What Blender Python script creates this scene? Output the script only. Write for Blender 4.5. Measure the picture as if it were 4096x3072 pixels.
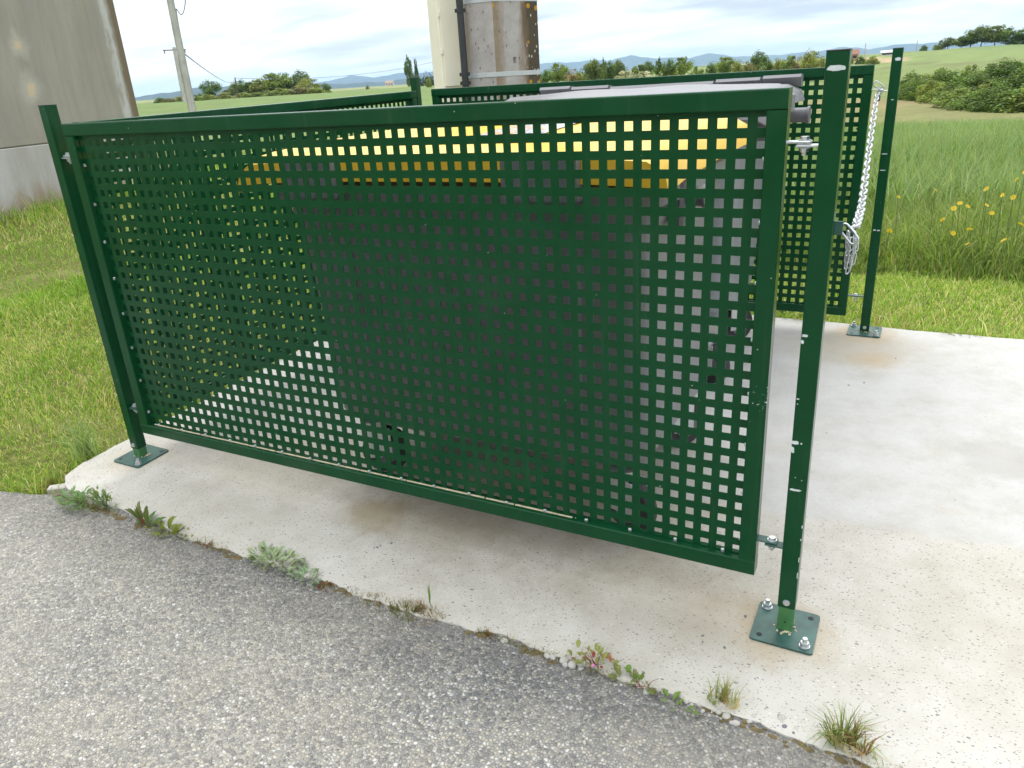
import bpy, bmesh, math, random
import numpy as np
from mathutils import Vector, Matrix

random.seed(7)
RNG = np.random.default_rng(11)
for o in list(bpy.data.objects):
    bpy.data.objects.remove(o)
SC = bpy.context.scene
COL = SC.collection

# ------------------------------------------------------------------ camera
CAM = Vector((2.46057, -1.62950, 1.28031))
cam = bpy.data.cameras.new('camera')
cam.sensor_width = 36.0
cam.lens = 26.483
cam.clip_start = 0.02
cam.clip_end = 60000.0
cam_o = bpy.data.objects.new('camera', cam)
COL.objects.link(cam_o)
RX = Vector((0.88327, 0.46528, -0.0579)); UP = Vector((-0.12523, 0.35311, 0.92716)); BK = Vector((0.45184, -0.81168, 0.37016))
m = Matrix((RX, UP, BK)).transposed().to_4x4()
m.translation = CAM
cam_o.matrix_world = m
SC.camera = cam_o

# ------------------------------------------------------------------ sun and sky (bright overcast)
SUN_AZ, SUN_EL = -35.0, 60.0          # degrees, azimuth from +y towards +x
sun = bpy.data.lights.new('sun', 'SUN')
sun.energy = 1.25
sun.angle = math.radians(60)
sun.color = (1.0, 0.965, 0.91)
sun_o = bpy.data.objects.new('sun', sun)
COL.objects.link(sun_o)
sd = Vector((math.sin(math.radians(SUN_AZ)) * math.cos(math.radians(SUN_EL)),
             math.cos(math.radians(SUN_AZ)) * math.cos(math.radians(SUN_EL)), math.sin(math.radians(SUN_EL))))
sun_o.rotation_euler = sd.to_track_quat('Z', 'Y').to_euler()
sun_o.location = (0, 0, 30)

SC.view_settings.view_transform = 'Standard'
SC.view_settings.look = 'None'
SC.view_settings.exposure = 0.97
SC.view_settings.gamma = 1.0
SC.view_settings.use_curve_mapping = False
SC.cycles.use_denoising = True
SC.cycles.use_adaptive_sampling = True
SC.cycles.adaptive_threshold = 0.02
SC.cycles.max_bounces = 7
SC.cycles.diffuse_bounces = 3
SC.cycles.glossy_bounces = 3
SC.cycles.transmission_bounces = 4
SC.cycles.transparent_max_bounces = 8
SC.cycles.volume_bounces = 1


# ------------------------------------------------------------------ node helper
class NT:
    def __init__(self, tree):
        self.t = tree
        self.n = tree.nodes
        self.n.clear()

    def new(self, typ, **kw):
        nd = self.n.new(typ)
        for k, v in kw.items():
            setattr(nd, k, v)
        return nd

    def set(self, sock, v):
        if v is None:
            return
        if hasattr(v, 'is_output') or isinstance(v, bpy.types.NodeSocket):
            self.t.links.new(v, sock)
        else:
            if isinstance(v, (tuple, list)) and len(v) == 3 and sock.type == 'RGBA':
                v = (*v, 1.0)
            sock.default_value = v

    def math(self, op, a, b=None, clamp=False):
        nd = self.new('ShaderNodeMath', operation=op, use_clamp=clamp)
        self.set(nd.inputs[0], a)
        self.set(nd.inputs[1], b)
        return nd.outputs[0]

    def vmath(self, op, a, b=None):
        nd = self.new('ShaderNodeVectorMath', operation=op)
        self.set(nd.inputs[0], a)
        self.set(nd.inputs[1], b)
        return nd.outputs['Value'] if op in ('LENGTH', 'DISTANCE', 'DOT_PRODUCT') else nd.outputs['Vector']

    def noise(self, vec, scale, detail=4, rough=0.55, dist=0.0, out=0):
        nd = self.new('ShaderNodeTexNoise')
        self.set(nd.inputs['Vector'], vec)
        nd.inputs['Scale'].default_value = scale
        nd.inputs['Detail'].default_value = detail
        nd.inputs['Roughness'].default_value = rough
        nd.inputs['Distortion'].default_value = dist
        return nd.outputs[out]

    def voro(self, vec, scale, feature='F1', rnd=1.0):
        nd = self.new('ShaderNodeTexVoronoi', feature=feature)
        self.set(nd.inputs['Vector'], vec)
        nd.inputs['Scale'].default_value = scale
        nd.inputs['Randomness'].default_value = rnd
        return nd

    def ramp(self, fac, stops, interp='LINEAR'):
        nd = self.new('ShaderNodeValToRGB')
        cr = nd.color_ramp
        cr.interpolation = interp
        while len(cr.elements) < len(stops):
            cr.elements.new(0.5)
        for e, (p, c) in zip(cr.elements, stops):
            e.position = p
            e.color = (c, c, c, 1) if isinstance(c, (int, float)) else (*c, 1)
        self.set(nd.inputs[0], fac)
        return nd.outputs[0]

    def step(self, v, lo, hi):
        nd = self.new('ShaderNodeMapRange', interpolation_type='SMOOTHSTEP')
        self.set(nd.inputs['Value'], v)
        nd.inputs['From Min'].default_value = lo
        nd.inputs['From Max'].default_value = hi
        return nd.outputs[0]

    def mix(self, fac, a, b, blend='MIX'):
        nd = self.new('ShaderNodeMix', data_type='RGBA', blend_type=blend)
        self.set(nd.inputs['Factor'], fac)
        self.set(nd.inputs[6], a)
        self.set(nd.inputs[7], b)
        return nd.outputs[2]

    def xyz(self, vec):
        nd = self.new('ShaderNodeSeparateXYZ')
        self.set(nd.inputs[0], vec)
        return nd.outputs

    def mapping(self, vec, scale=(1, 1, 1), loc=(0, 0, 0), rot=(0, 0, 0)):
        nd = self.new('ShaderNodeMapping')
        self.set(nd.inputs['Vector'], vec)
        nd.inputs['Scale'].default_value = scale
        nd.inputs['Location'].default_value = loc
        nd.inputs['Rotation'].default_value = rot
        return nd.outputs[0]

    def bump(self, height, strength=0.3, dist=0.01):
        nd = self.new('ShaderNodeBump')
        nd.inputs['Strength'].default_value = strength
        nd.inputs['Distance'].default_value = dist
        self.set(nd.inputs['Height'], height)
        return nd.outputs[0]

    def pos(self):
        return self.new('ShaderNodeNewGeometry').outputs['Position']

    def obj(self):
        return self.new('ShaderNodeTexCoord').outputs['Object']

    def rand(self):
        return self.new('ShaderNodeObjectInfo').outputs['Random']

    def attr(self, name):
        return self.new('ShaderNodeAttribute', attribute_name=name).outputs['Color']

    def blob(self, P, cx, cy, r, soft, nz, amp=0.5):
        # mask of an irregular spot round a world point
        c = self.new('ShaderNodeCombineXYZ')
        xs = self.xyz(P)
        self.set(c.inputs[0], self.math('SUBTRACT', xs[0], cx))
        self.set(c.inputs[1], self.math('SUBTRACT', xs[1], cy))
        d = self.vmath('LENGTH', c.outputs[0])
        d = self.math('ADD', d, self.math('MULTIPLY', self.math('SUBTRACT', nz, 0.5), amp * r * 2))
        return self.math('SUBTRACT', 1.0, self.step(d, r - soft, r + soft))

    def principled(self, base, rough=0.5, normal=None, metal=0.0, spec=0.5, coat=0.0):
        b = self.new('ShaderNodeBsdfPrincipled')
        self.set(b.inputs['Base Color'], base)
        self.set(b.inputs['Roughness'], rough)
        self.set(b.inputs['Metallic'], metal)
        b.inputs['Specular IOR Level'].default_value = spec
        b.inputs['Coat Weight'].default_value = coat
        if normal is not None:
            self.set(b.inputs['Normal'], normal)
        return b.outputs[0]

    def out(self, sh):
        o = self.new('ShaderNodeOutputMaterial')
        self.t.links.new(sh, o.inputs['Surface'])


def material(name):
    mt = bpy.data.materials.new(name)
    mt.use_nodes = True
    return mt, NT(mt.node_tree)


# world: daylight sky seen through a high, broken overcast
w = bpy.data.worlds.new('World')
SC.world = w
w.use_nodes = True
n = NT(w.node_tree)
sky = n.new('ShaderNodeTexSky', sky_type='NISHITA', sun_disc=False)
sky.sun_elevation = math.radians(SUN_EL)
sky.sun_rotation = math.radians(SUN_AZ)
bg1 = n.new('ShaderNodeBackground')
n.set(bg1.inputs['Color'], sky.outputs[0])
bg1.inputs['Strength'].default_value = 0.10
d = n.new('ShaderNodeTexCoord').outputs['Generated']
dx, dy, dz = n.xyz(d)
den = n.math('ADD', n.math('MAXIMUM', dz, 0.0), 0.13)
cp = n.new('ShaderNodeCombineXYZ')
n.set(cp.inputs[0], n.math('DIVIDE', dx, den))
n.set(cp.inputs[1], n.math('DIVIDE', dy, den))
cpv = n.mapping(cp.outputs[0], rot=(0, 0, 0.5), scale=(0.75, 1.15, 1), loc=(3.1, 1.75, 0))
c1 = n.noise(cpv, 0.85, 6, 0.52, 0.35)
c2 = n.noise(cpv, 3.4, 5, 0.55, 0.2)
cl = n.math('ADD', n.math('MULTIPLY', c1, 0.78), n.math('MULTIPLY', c2, 0.22))
ccol = n.ramp(cl, [(0.35, (0.44, 0.49, 0.545)), (0.43, (0.57, 0.615, 0.665)), (0.50, (0.71, 0.745, 0.78)), (0.60, (0.90, 0.91, 0.92))])
bg2 = n.new('ShaderNodeBackground')
zen = n.math('ADD', n.math('MULTIPLY', n.math('MAXIMUM', dz, 0.0), 0.95), 0.82)   # an overcast sky is brighter overhead
n.set(bg2.inputs['Color'], n.mix(1.0, ccol, zen, 'MULTIPLY'))
bg2.inputs['Strength'].default_value = 0.92
ms = n.new('ShaderNodeMixShader')
cover = n.step(c2, 0.22, 0.42)
n.set(ms.inputs[0], n.math('ADD', n.math('MULTIPLY', cover, 0.14), 0.84))
w.node_tree.links.new(bg1.outputs[0], ms.inputs[1])
w.node_tree.links.new(bg2.outputs[0], ms.inputs[2])
wo = n.new('ShaderNodeOutputWorld')
w.node_tree.links.new(ms.outputs[0], wo.inputs['Surface'])


# ------------------------------------------------------------------ object helpers
def tag(o, label=None, cat=None, group=None, kind=None):
    if label: o['label'] = label
    if cat: o['category'] = cat
    if group: o['group'] = group
    if kind: o['kind'] = kind
    return o


def empty(name, loc, label=None, cat=None, group=None, rz=0.0):
    o = bpy.data.objects.new(name, None)
    o.empty_display_size = 0.1
    o.location = loc
    o.rotation_euler = (0, 0, rz)
    COL.objects.link(o)
    return tag(o, label, cat, group)


def adopt(child, parent, world=True):
    child.parent = parent
    if world:
        child.matrix_parent_inverse = parent_world(parent).inverted()
    return child


def parent_world(p):
    mt = Matrix.LocRotScale(p.location, p.rotation_euler, p.scale)
    if p.parent:
        mt = parent_world(p.parent) @ p.matrix_parent_inverse @ mt
    return mt


def link_mesh(name, me, mat=None, parent=None, world=True):
    if mat is not None and len(me.materials) == 0:
        me.materials.append(mat)
    o = bpy.data.objects.new(name, me)
    COL.objects.link(o)
    if parent is not None:
        adopt(o, parent, world)
    return o


class MB:
    """collects closed shapes into one mesh"""
    def __init__(self):
        self.v = []
        self.f = []

    def add(self, vs, fs):
        k = len(self.v)
        self.v += [tuple(p) for p in vs]
        self.f += [tuple(i + k for i in q) for q in fs]
        return self

    def box(self, lo, hi, b=0.0, mtx=None):
        x0, y0, z0 = lo
        x1, y1, z1 = hi
        if b <= 0:
            vs = [(x, y, z) for x in (x0, x1) for y in (y0, y1) for z in (z0, z1)]
            fs = [(0, 1, 3, 2), (4, 6, 7, 5), (0, 4, 5, 1), (2, 3, 7, 6), (0, 2, 6, 4), (1, 5, 7, 3)]
        else:
            vs, idx = [], {}
            for sx in (0, 1):
                for sy in (0, 1):
                    for sz in (0, 1):
                        X, Y, Z = (x0, x1)[sx], (y0, y1)[sy], (z0, z1)[sz]
                        xi, yi, zi = X + (b, -b)[sx], Y + (b, -b)[sy], Z + (b, -b)[sz]
                        idx[sx, sy, sz] = len(vs)
                        vs += [(X, yi, zi), (xi, Y, zi), (xi, yi, Z)]
            I = lambda sx, sy, sz, a: idx[sx, sy, sz] + a
            fs = []
            for s in (0, 1):
                fs.append((I(s, 0, 0, 0), I(s, 1, 0, 0), I(s, 1, 1, 0), I(s, 0, 1, 0)))
                fs.append((I(0, s, 0, 1), I(1, s, 0, 1), I(1, s, 1, 1), I(0, s, 1, 1)))
                fs.append((I(0, 0, s, 2), I(1, 0, s, 2), I(1, 1, s, 2), I(0, 1, s, 2)))
            for a in (0, 1):
                for c in (0, 1):
                    fs.append((I(a, c, 0, 0), I(a, c, 1, 0), I(a, c, 1, 1), I(a, c, 0, 1)))
                    fs.append((I(a, 0, c, 0), I(a, 1, c, 0), I(a, 1, c, 2), I(a, 0, c, 2)))
                    fs.append((I(0, a, c, 1), I(1, a, c, 1), I(1, a, c, 2), I(0, a, c, 2)))
            for k in idx.values():
                fs.append((k, k + 1, k + 2))
        if mtx is not None:
            vs = [mtx @ Vector(p) for p in vs]
        return self.add(vs, fs)

    def ring_loft(self, rings, cap=True):
        k = len(rings[0])
        vs = [p for r in rings for p in r]
        fs = []
        for i in range(len(rings) - 1):
            for j in range(k):
                fs.append((i * k + j, i * k + (j + 1) % k, (i + 1) * k + (j + 1) % k, (i + 1) * k + j))
        if cap:
            fs.append(tuple(range(k)))
            fs.append(tuple(range((len(rings) - 1) * k, len(rings) * k)))
        return self.add(vs, fs)

    def tube(self, pts, rad, seg=8, closed=False, cap=True):
        pts = [Vector(p) for p in pts]
        N = len(pts)
        rr = rad if isinstance(rad, (list, tuple)) else [rad] * N
        rings = []
        ref = None
        for i, p in enumerate(pts):
            if closed:
                t = pts[(i + 1) % N] - pts[i - 1]
            else:
                t = pts[min(i + 1, N - 1)] - pts[max(i - 1, 0)]
            t.normalize()
            if ref is None:
                ref = Vector((0, 0, 1)) if abs(t.z) < 0.9 else Vector((1, 0, 0))
            a = (ref - t * ref.dot(t)).normalized()
            ref = a
            b = t.cross(a)
            rings.append([p + (a * math.cos(2 * math.pi * j / seg) + b * math.sin(2 * math.pi * j / seg)) * rr[i] for j in range(seg)])
        if closed:
            rings.append(rings[0])
            return self.ring_loft(rings, False)
        return self.ring_loft(rings, cap)

    def cyl(self, p0, p1, r, seg=12, r1=None):
        return self.tube([p0, p1], [r, r if r1 is None else r1], seg)

    def mesh(self, name, smooth=None):
        me = bpy.data.meshes.new(name)
        me.from_pydata(self.v, [], self.f)
        bm = bmesh.new()
        bm.from_mesh(me)
        bmesh.ops.remove_doubles(bm, verts=bm.verts, dist=1e-6)
        bmesh.ops.recalc_face_normals(bm, faces=bm.faces)
        bm.to_mesh(me)
        bm.free()
        if smooth is not None:
            me.polygons.foreach_set('use_smooth', [True] * len(me.polygons))
            try:
                me.set_sharp_from_angle(angle=math.radians(smooth))
            except Exception:
                pass
        return me

    def build(self, name, mat, parent=None, smooth=None):
        return link_mesh(name, self.mesh(name, smooth), mat, parent)


def rrect(x0, x1, y0, y1, r, z, seg=5):
    pts = []
    for (cx, cy, a0) in ((x1 - r, y1 - r, 0), (x0 + r, y1 - r, 90), (x0 + r, y0 + r, 180), (x1 - r, y0 + r, 270)):
        for i in range(seg + 1):
            a = math.radians(a0 + 90 * i / seg)
            pts.append((cx + r * math.cos(a), cy + r * math.sin(a), z))
    return pts


def arrays_mesh(name, co, loops, sizes, colors=None, mat=None):
    me = bpy.data.meshes.new(name)
    co = np.ascontiguousarray(co, dtype=np.float32)
    loops = np.ascontiguousarray(loops, dtype=np.int32)
    sizes = np.ascontiguousarray(sizes, dtype=np.int32)
    me.vertices.add(len(co))
    me.vertices.foreach_set('co', co.ravel())
    me.loops.add(len(loops))
    me.loops.foreach_set('vertex_index', loops)
    me.polygons.add(len(sizes))
    st = np.zeros(len(sizes), np.int32)
    st[1:] = np.cumsum(sizes)[:-1]
    me.polygons.foreach_set('loop_start', st)
    me.polygons.foreach_set('use_smooth', np.zeros(len(sizes), bool))
    me.update(calc_edges=True)
    me.validate()
    if colors is not None:
        at = me.color_attributes.new('tint', 'FLOAT_COLOR', 'POINT')
        c4 = np.ones((len(co), 4), np.float32)
        c4[:, :3] = colors
        at.data.foreach_set('color', c4.ravel())
    if mat is not None:
        me.materials.append(mat)
    return me


# ------------------------------------------------------------------ ground shape
def plane_z(x, y):
    return -0.0093 * x + 0.038 * y


PROF = {
    'L': ([1, 12, 28, 90, 260, 600, 2000, 5000, 14000], [0.1, 0.22, 0.5, 1.45, 1.7, 3.2, 12, 30, 70]),
    'M': ([1, 12, 28, 90, 150, 400, 2000, 5000, 14000], [0.1, 0.05, -0.2, 0.0, 0.3, 1.6, 12, 30, 70]),
    'R': ([1, 9, 12, 16, 22, 30, 45, 60, 70, 95, 110, 180, 260, 330, 700, 2000, 14000],
          [0.1, 0.05, 0.0, -0.15, -0.55, -1.2, -2.2, -2.6, -2.8, -2.8, -2.4, 0.3, 3.1, 2.4, -2, 6, 60]),
}


def sstep(a, b, v):
    t = np.clip((v - a) / (b - a), 0, 1)
    return t * t * (3 - 2 * t)


def terrain(x, y):
    x = np.asarray(x, float)
    y = np.asarray(y, float)
    dx, dy = x - CAM.x, y - CAM.y
    r = np.hypot(dx, dy) + 1e-6
    az = np.degrees(np.arctan2(dx, dy))
    lr = np.log(r)
    P = {k: np.interp(lr, np.log(v[0]), v[1]) for k, v in PROF.items()}
    wl = 1 - sstep(-36, -24, az)
    wr = sstep(-17, -5, az)
    wm = 1 - wl - wr
    far = P['L'] * wl + P['M'] * wm + P['R'] * wr
    near = plane_z(x, np.minimum(y, 2.7))
    w_ = sstep(4.5, 11, r)
    return near * (1 - w_) + far * w_


# ------------------------------------------------------------------ materials
def m_paint():
    mt, n = material('green_paint')
    P = n.pos()
    nz = n.noise(P, 9, 4, 0.6)
    base = n.ramp(nz, [(0.3, (0.0030, 0.046, 0.0150)), (0.7, (0.0040, 0.055, 0.0185))])
    dust = n.noise(P, 2.2, 5, 0.65)
    base = n.mix(n.math('MULTIPLY', n.step(dust, 0.52, 0.8), 0.06), base, (0.16, 0.17, 0.12))
    # rare pinhole chips of primer
    v = n.voro(P, 55)
    chip = n.math('LESS_THAN', v.outputs['Distance'], 0.075)
    sel = n.math('GREATER_THAN', n.xyz(v.outputs['Color'])[0], 0.965)
    ch = n.math('MULTIPLY', chip, sel)
    base = n.mix(ch, base, (0.5, 0.53, 0.5))
    rough = n.ramp(nz, [(0.2, 0.16), (0.8, 0.25)])
    bmp = n.bump(n.noise(P, 420, 2, 0.5), 0.06, 0.001)
    run = n.noise(n.mapping(P, (30, 30, 1.2)), 1.6, 5, 0.7)
    base = n.mix(n.math('MULTIPLY', n.step(run, 0.56, 0.74), 0.045), base, (0.30, 0.33, 0.27))
    n.out(n.principled(base, rough, bmp, spec=0.20))
    return mt


def m_plain(name, col, rough=0.5, metal=0.0, var=0.15, scale=20, spec=0.5, bump=0.0, bscale=80):
    mt, n = material(name)
    P = n.obj()
    nz = n.noise(P, scale, 5, 0.6)
    lo = tuple(c * (1 - var) for c in col)
    hi = tuple(min(1, c * (1 + var)) for c in col)
    base = n.ramp(nz, [(0.25, lo), (0.75, hi)])
    bm_ = n.bump(n.noise(P, bscale, 3, 0.6), bump, 0.004) if bump else None
    n.out(n.principled(base, rough, bm_, metal, spec))
    return mt


def m_zinc():
    mt, n = material('galvanised_steel')
    P = n.obj()
    v = n.voro(P, 90)
    nz = n.noise(P, 60, 4, 0.6)
    base = n.mix(nz, (0.42, 0.44, 0.45), (0.66, 0.68, 0.69))
    n.out(n.principled(base, n.ramp(nz, [(0.3, 0.28), (0.7, 0.5)]), None, 0.85))
    return mt


def m_concrete_pad():
    mt, n = material('concrete_slab')
    P = n.pos()
    x, y, z = n.xyz(P)
    big = n.noise(P, 1.3, 6, 0.62)
    mid = n.noise(P, 7, 6, 0.65)
    fine = n.noise(P, 240, 3, 0.7)
    # boundary between the rough strip by the road and the trowelled slab
    edge = n.math('SUBTRACT', y, n.math('ADD', n.math('MULTIPLY', x, 0.09), 0.30))
    edge = n.math('ADD', edge, n.math('MULTIPLY', n.math('SUBTRACT', n.noise(P, 6, 5, 0.7), 0.5), 0.12))
    smooth = n.step(edge, -0.012, 0.03)
    rough_c = n.ramp(mid, [(0.25, (0.375, 0.347, 0.292)), (0.5, (0.455, 0.430, 0.378)), (0.72, (0.515, 0.495, 0.455))])
    rough_c = n.mix(n.math('MULTIPLY', n.step(big, 0.5, 0.75), 0.5), rough_c, (0.55, 0.535, 0.50))
    trow = n.ramp(mid, [(0.25, (0.385, 0.368, 0.33)), (0.5, (0.45, 0.438, 0.412)), (0.75, (0.50, 0.492, 0.474))])
    trow = n.mix(n.math('MULTIPLY', n.step(n.noise(n.mapping(P, (1, 3, 1)), 3.5, 6, 0.7), 0.56, 0.72), 0.45), trow, (0.47, 0.42, 0.33))
    base = n.mix(smooth, rough_c, trow)
    base = n.mix(n.math('MULTIPLY', n.math('SUBTRACT', fine, 0.35), n.math('SUBTRACT', 0.55, n.math('MULTIPLY', smooth, 0.35))), base, (0.62, 0.60, 0.55))
    # dark and pale aggregate flecks, elongated
    for (sc, rot, thr, sel, colr) in ((75, 0.4, 0.24, 0.62, (0.15, 0.155, 0.165)), (44, 1.2, 0.19, 0.74, (0.17, 0.175, 0.18)), (130, 0.9, 0.30, 0.55, (0.28, 0.25, 0.20)), (60, 2.1, 0.22, 0.86, (0.60, 0.58, 0.54)), (26, 0.1, 0.13, 0.82, (0.15, 0.155, 0.165))):
        q = n.mapping(P, (1, 1.7, 1), rot=(0, 0, rot))
        v = n.voro(q, sc)
        mk = n.math('SUBTRACT', 1.0, n.step(v.outputs['Distance'], thr * 0.7, thr))
        mk = n.math('MULTIPLY', mk, n.math('GREATER_THAN', n.xyz(v.outputs['Color'])[1], sel))
        mk = n.math('MULTIPLY', mk, n.math('SUBTRACT', 0.9, n.math('MULTIPLY', smooth, 0.62)))
        base = n.mix(mk, base, colr)
    # stains, and browner patches under the panel and bin, irregular in outline
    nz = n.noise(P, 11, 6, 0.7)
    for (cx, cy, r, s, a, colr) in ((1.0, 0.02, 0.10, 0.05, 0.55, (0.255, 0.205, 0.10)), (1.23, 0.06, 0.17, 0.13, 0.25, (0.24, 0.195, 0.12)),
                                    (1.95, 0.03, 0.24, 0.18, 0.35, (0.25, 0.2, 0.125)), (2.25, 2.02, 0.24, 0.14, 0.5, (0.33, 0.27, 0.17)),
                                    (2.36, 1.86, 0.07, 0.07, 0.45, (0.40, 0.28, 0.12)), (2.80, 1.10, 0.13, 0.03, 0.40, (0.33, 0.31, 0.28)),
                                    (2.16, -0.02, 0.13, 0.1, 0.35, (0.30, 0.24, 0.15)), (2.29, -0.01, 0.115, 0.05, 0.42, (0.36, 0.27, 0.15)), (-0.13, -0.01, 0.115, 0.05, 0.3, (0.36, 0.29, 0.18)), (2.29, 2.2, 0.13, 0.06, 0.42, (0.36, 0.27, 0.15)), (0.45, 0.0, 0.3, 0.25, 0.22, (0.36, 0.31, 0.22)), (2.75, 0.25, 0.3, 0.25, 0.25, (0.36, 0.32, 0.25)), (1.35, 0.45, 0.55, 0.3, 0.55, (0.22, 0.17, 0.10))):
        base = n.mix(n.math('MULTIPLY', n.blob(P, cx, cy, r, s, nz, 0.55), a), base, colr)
    h = n.math('ADD', n.math('MULTIPLY', fine, n.math('SUBTRACT', 1.0, n.math('MULTIPLY', smooth, 0.75))), n.math('MULTIPLY', mid, 0.8))
    n.out(n.principled(base, 0.9, n.bump(h, 0.35, 0.004), spec=0.2))
    return mt


def m_asphalt():
    mt, n = material('chip_seal')
    P = n.pos()
    big = n.noise(P, 1.1, 5, 0.6)
    wob = n.vmath('ADD', P, n.vmath('MULTIPLY', n.noise(P, 160, 2, 0.5, out=1), (0.004, 0.004, 0.0)))
    v = n.voro(wob, 122)
    rnd = n.xyz(v.outputs['Color'])
    stone = n.ramp(rnd[0], [(0.0, (0.125, 0.128, 0.134)), (0.20, (0.20, 0.203, 0.208)), (0.40, (0.285, 0.285, 0.282)), (0.56, (0.36, 0.35, 0.325)), (0.70, (0.45, 0.415, 0.345)),
                            (0.83, (0.50, 0.465, 0.39)), (0.93, (0.56, 0.55, 0.52)), (1.0, (0.68, 0.67, 0.64))])
    ve = n.voro(wob, 122, 'DISTANCE_TO_EDGE')
    fill = n.mix(n.step(big, 0.36, 0.66), (0.19, 0.183, 0.17), (0.36, 0.325, 0.265))
    gap = n.math('SUBTRACT', 1.0, n.step(ve.outputs['Distance'], 0.02, 0.13))
    base = n.mix(n.math('MULTIPLY', gap, 0.85), stone, fill)
    wear = n.noise(P, 0.55, 5, 0.6)
    base = n.mix(n.math('MULTIPLY', n.step(wear, 0.4, 0.65), 0.32), base, (0.50, 0.465, 0.395))
    # bitumen shows through along the seam with the slab, sandy dust collects farther out
    x, y, z = n.xyz(P)
    nz = n.noise(P, 6, 5, 0.65)
    dseam = n.math('ADD', n.math('SUBTRACT', -0.31, y), n.math('MULTIPLY', n.math('SUBTRACT', nz, 0.5), 0.28))
    seam = n.math('SUBTRACT', 1.0, n.step(dseam, 0.02, 0.34))
    base = n.mix(n.math('MULTIPLY', seam, 0.62), base, n.mix(0.62, base, (0.045, 0.045, 0.047)))
    sand = n.math('MULTIPLY', n.step(n.noise(P, 2.6, 6, 0.62), 0.46, 0.66), 0.34)
    base = n.mix(n.math('MULTIPLY', sand, n.step(dseam, 0.0, 0.3)), base, (0.46, 0.42, 0.34))
    ls = n.noise(P, 19, 4, 0.7)
    base = n.mix(n.math('MULTIPLY', n.step(ls, 0.62, 0.72), 0.10), base, (0.50, 0.47, 0.40))
    h = n.step(ve.outputs['Distance'], 0.0, 0.3)
    h = n.math('ADD', h, n.math('MULTIPLY', rnd[1], 0.5))
    n.out(n.principled(base, 0.75, n.bump(h, 0.75, 0.006), spec=0.3))
    return mt


def m_ground():
    mt, n = material('meadow_ground')
    P = n.pos()
    land = n.attr('tint')
    r = n.vmath('DISTANCE', P, tuple(CAM))
    nz = n.noise(P, 2.4, 6, 0.65)
    nf = n.noise(P, 38, 5, 0.7)
    nfar = n.noise(P, 0.05, 6, 0.6)
    near = n.ramp(nf, [(0.3, (0.07, 0.062, 0.024)), (0.5, (0.12, 0.13, 0.034)), (0.7, (0.20, 0.205, 0.07))])
    near = n.mix(n.step(nz, 0.45, 0.65), near, n.ramp(nf, [(0.3, (0.11, 0.12, 0.034)), (0.7, (0.26, 0.235, 0.105))]))
    far = n.mix(n.math('MULTIPLY', n.math('SUBTRACT', nfar, 0.5), 1.2), land, (0.13, 0.12, 0.055))
    far = n.mix(n.math('MULTIPLY', n.step(n.noise(P, 0.9, 5, 0.7), 0.45, 0.7), 0.32), far, (0.055, 0.075, 0.025))
    far = n.mix(n.math('MULTIPLY', n.step(n.noise(P, 0.22, 6, 0.7), 0.5, 0.72), 0.35), far, (0.20, 0.19, 0.085))
    base = n.mix(n.step(r, 9, 22), near, far)
    n.out(n.principled(base, 0.95, n.bump(nf, 0.4, 0.02), spec=0.1))
    return mt


def m_leaf(name, tintname='tint', trans=0.35, gain=1.0, rough=0.55):
    mt, n = material(name)
    c = n.attr(tintname)
    rnd = n.rand()
    c2 = n.mix(n.math('MULTIPLY', rnd, 0.35), c, n.mix(1.0, c, (1.12, 1.06, 0.8), 'MULTIPLY'))
    b = n.new('ShaderNodeBsdfPrincipled')
    n.set(b.inputs['Base Color'], c2)
    b.inputs['Roughness'].default_value = rough
    b.inputs['Specular IOR Level'].default_value = 0.25
    t = n.new('ShaderNodeBsdfTranslucent')
    n.set(t.inputs['Color'], n.mix(1.0, c2, (1.15, 1.2, 0.6), 'MULTIPLY'))
    ms = n.new('ShaderNodeMixShader')
    ms.inputs[0].default_value = trans
    n.t.links.new(b.outputs[0], ms.inputs[1])
    n.t.links.new(t.outputs[0], ms.inputs[2])
    n.out(ms.outputs[0])
    return mt


def m_plastic(name, col, rough=0.42):
    mt, n = material(name)
    P = n.obj()
    nz = n.noise(P, 6, 5, 0.6)
    base = n.ramp(nz, [(0.3, tuple(c * 0.9 for c in col)), (0.7, tuple(c * 1.07 for c in col))])
    dirt = n.noise(P, 14, 6, 0.72)
    base = n.mix(n.math('MULTIPLY', n.step(dirt, 0.58, 0.8), 0.25), base, (0.2, 0.17, 0.12))
    n.out(n.principled(base, n.ramp(nz, [(0.2, rough * 0.85), (0.8, rough * 1.25)]), n.bump(n.noise(P, 300, 2), 0.05, 0.002), spec=0.45))
    return mt


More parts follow.
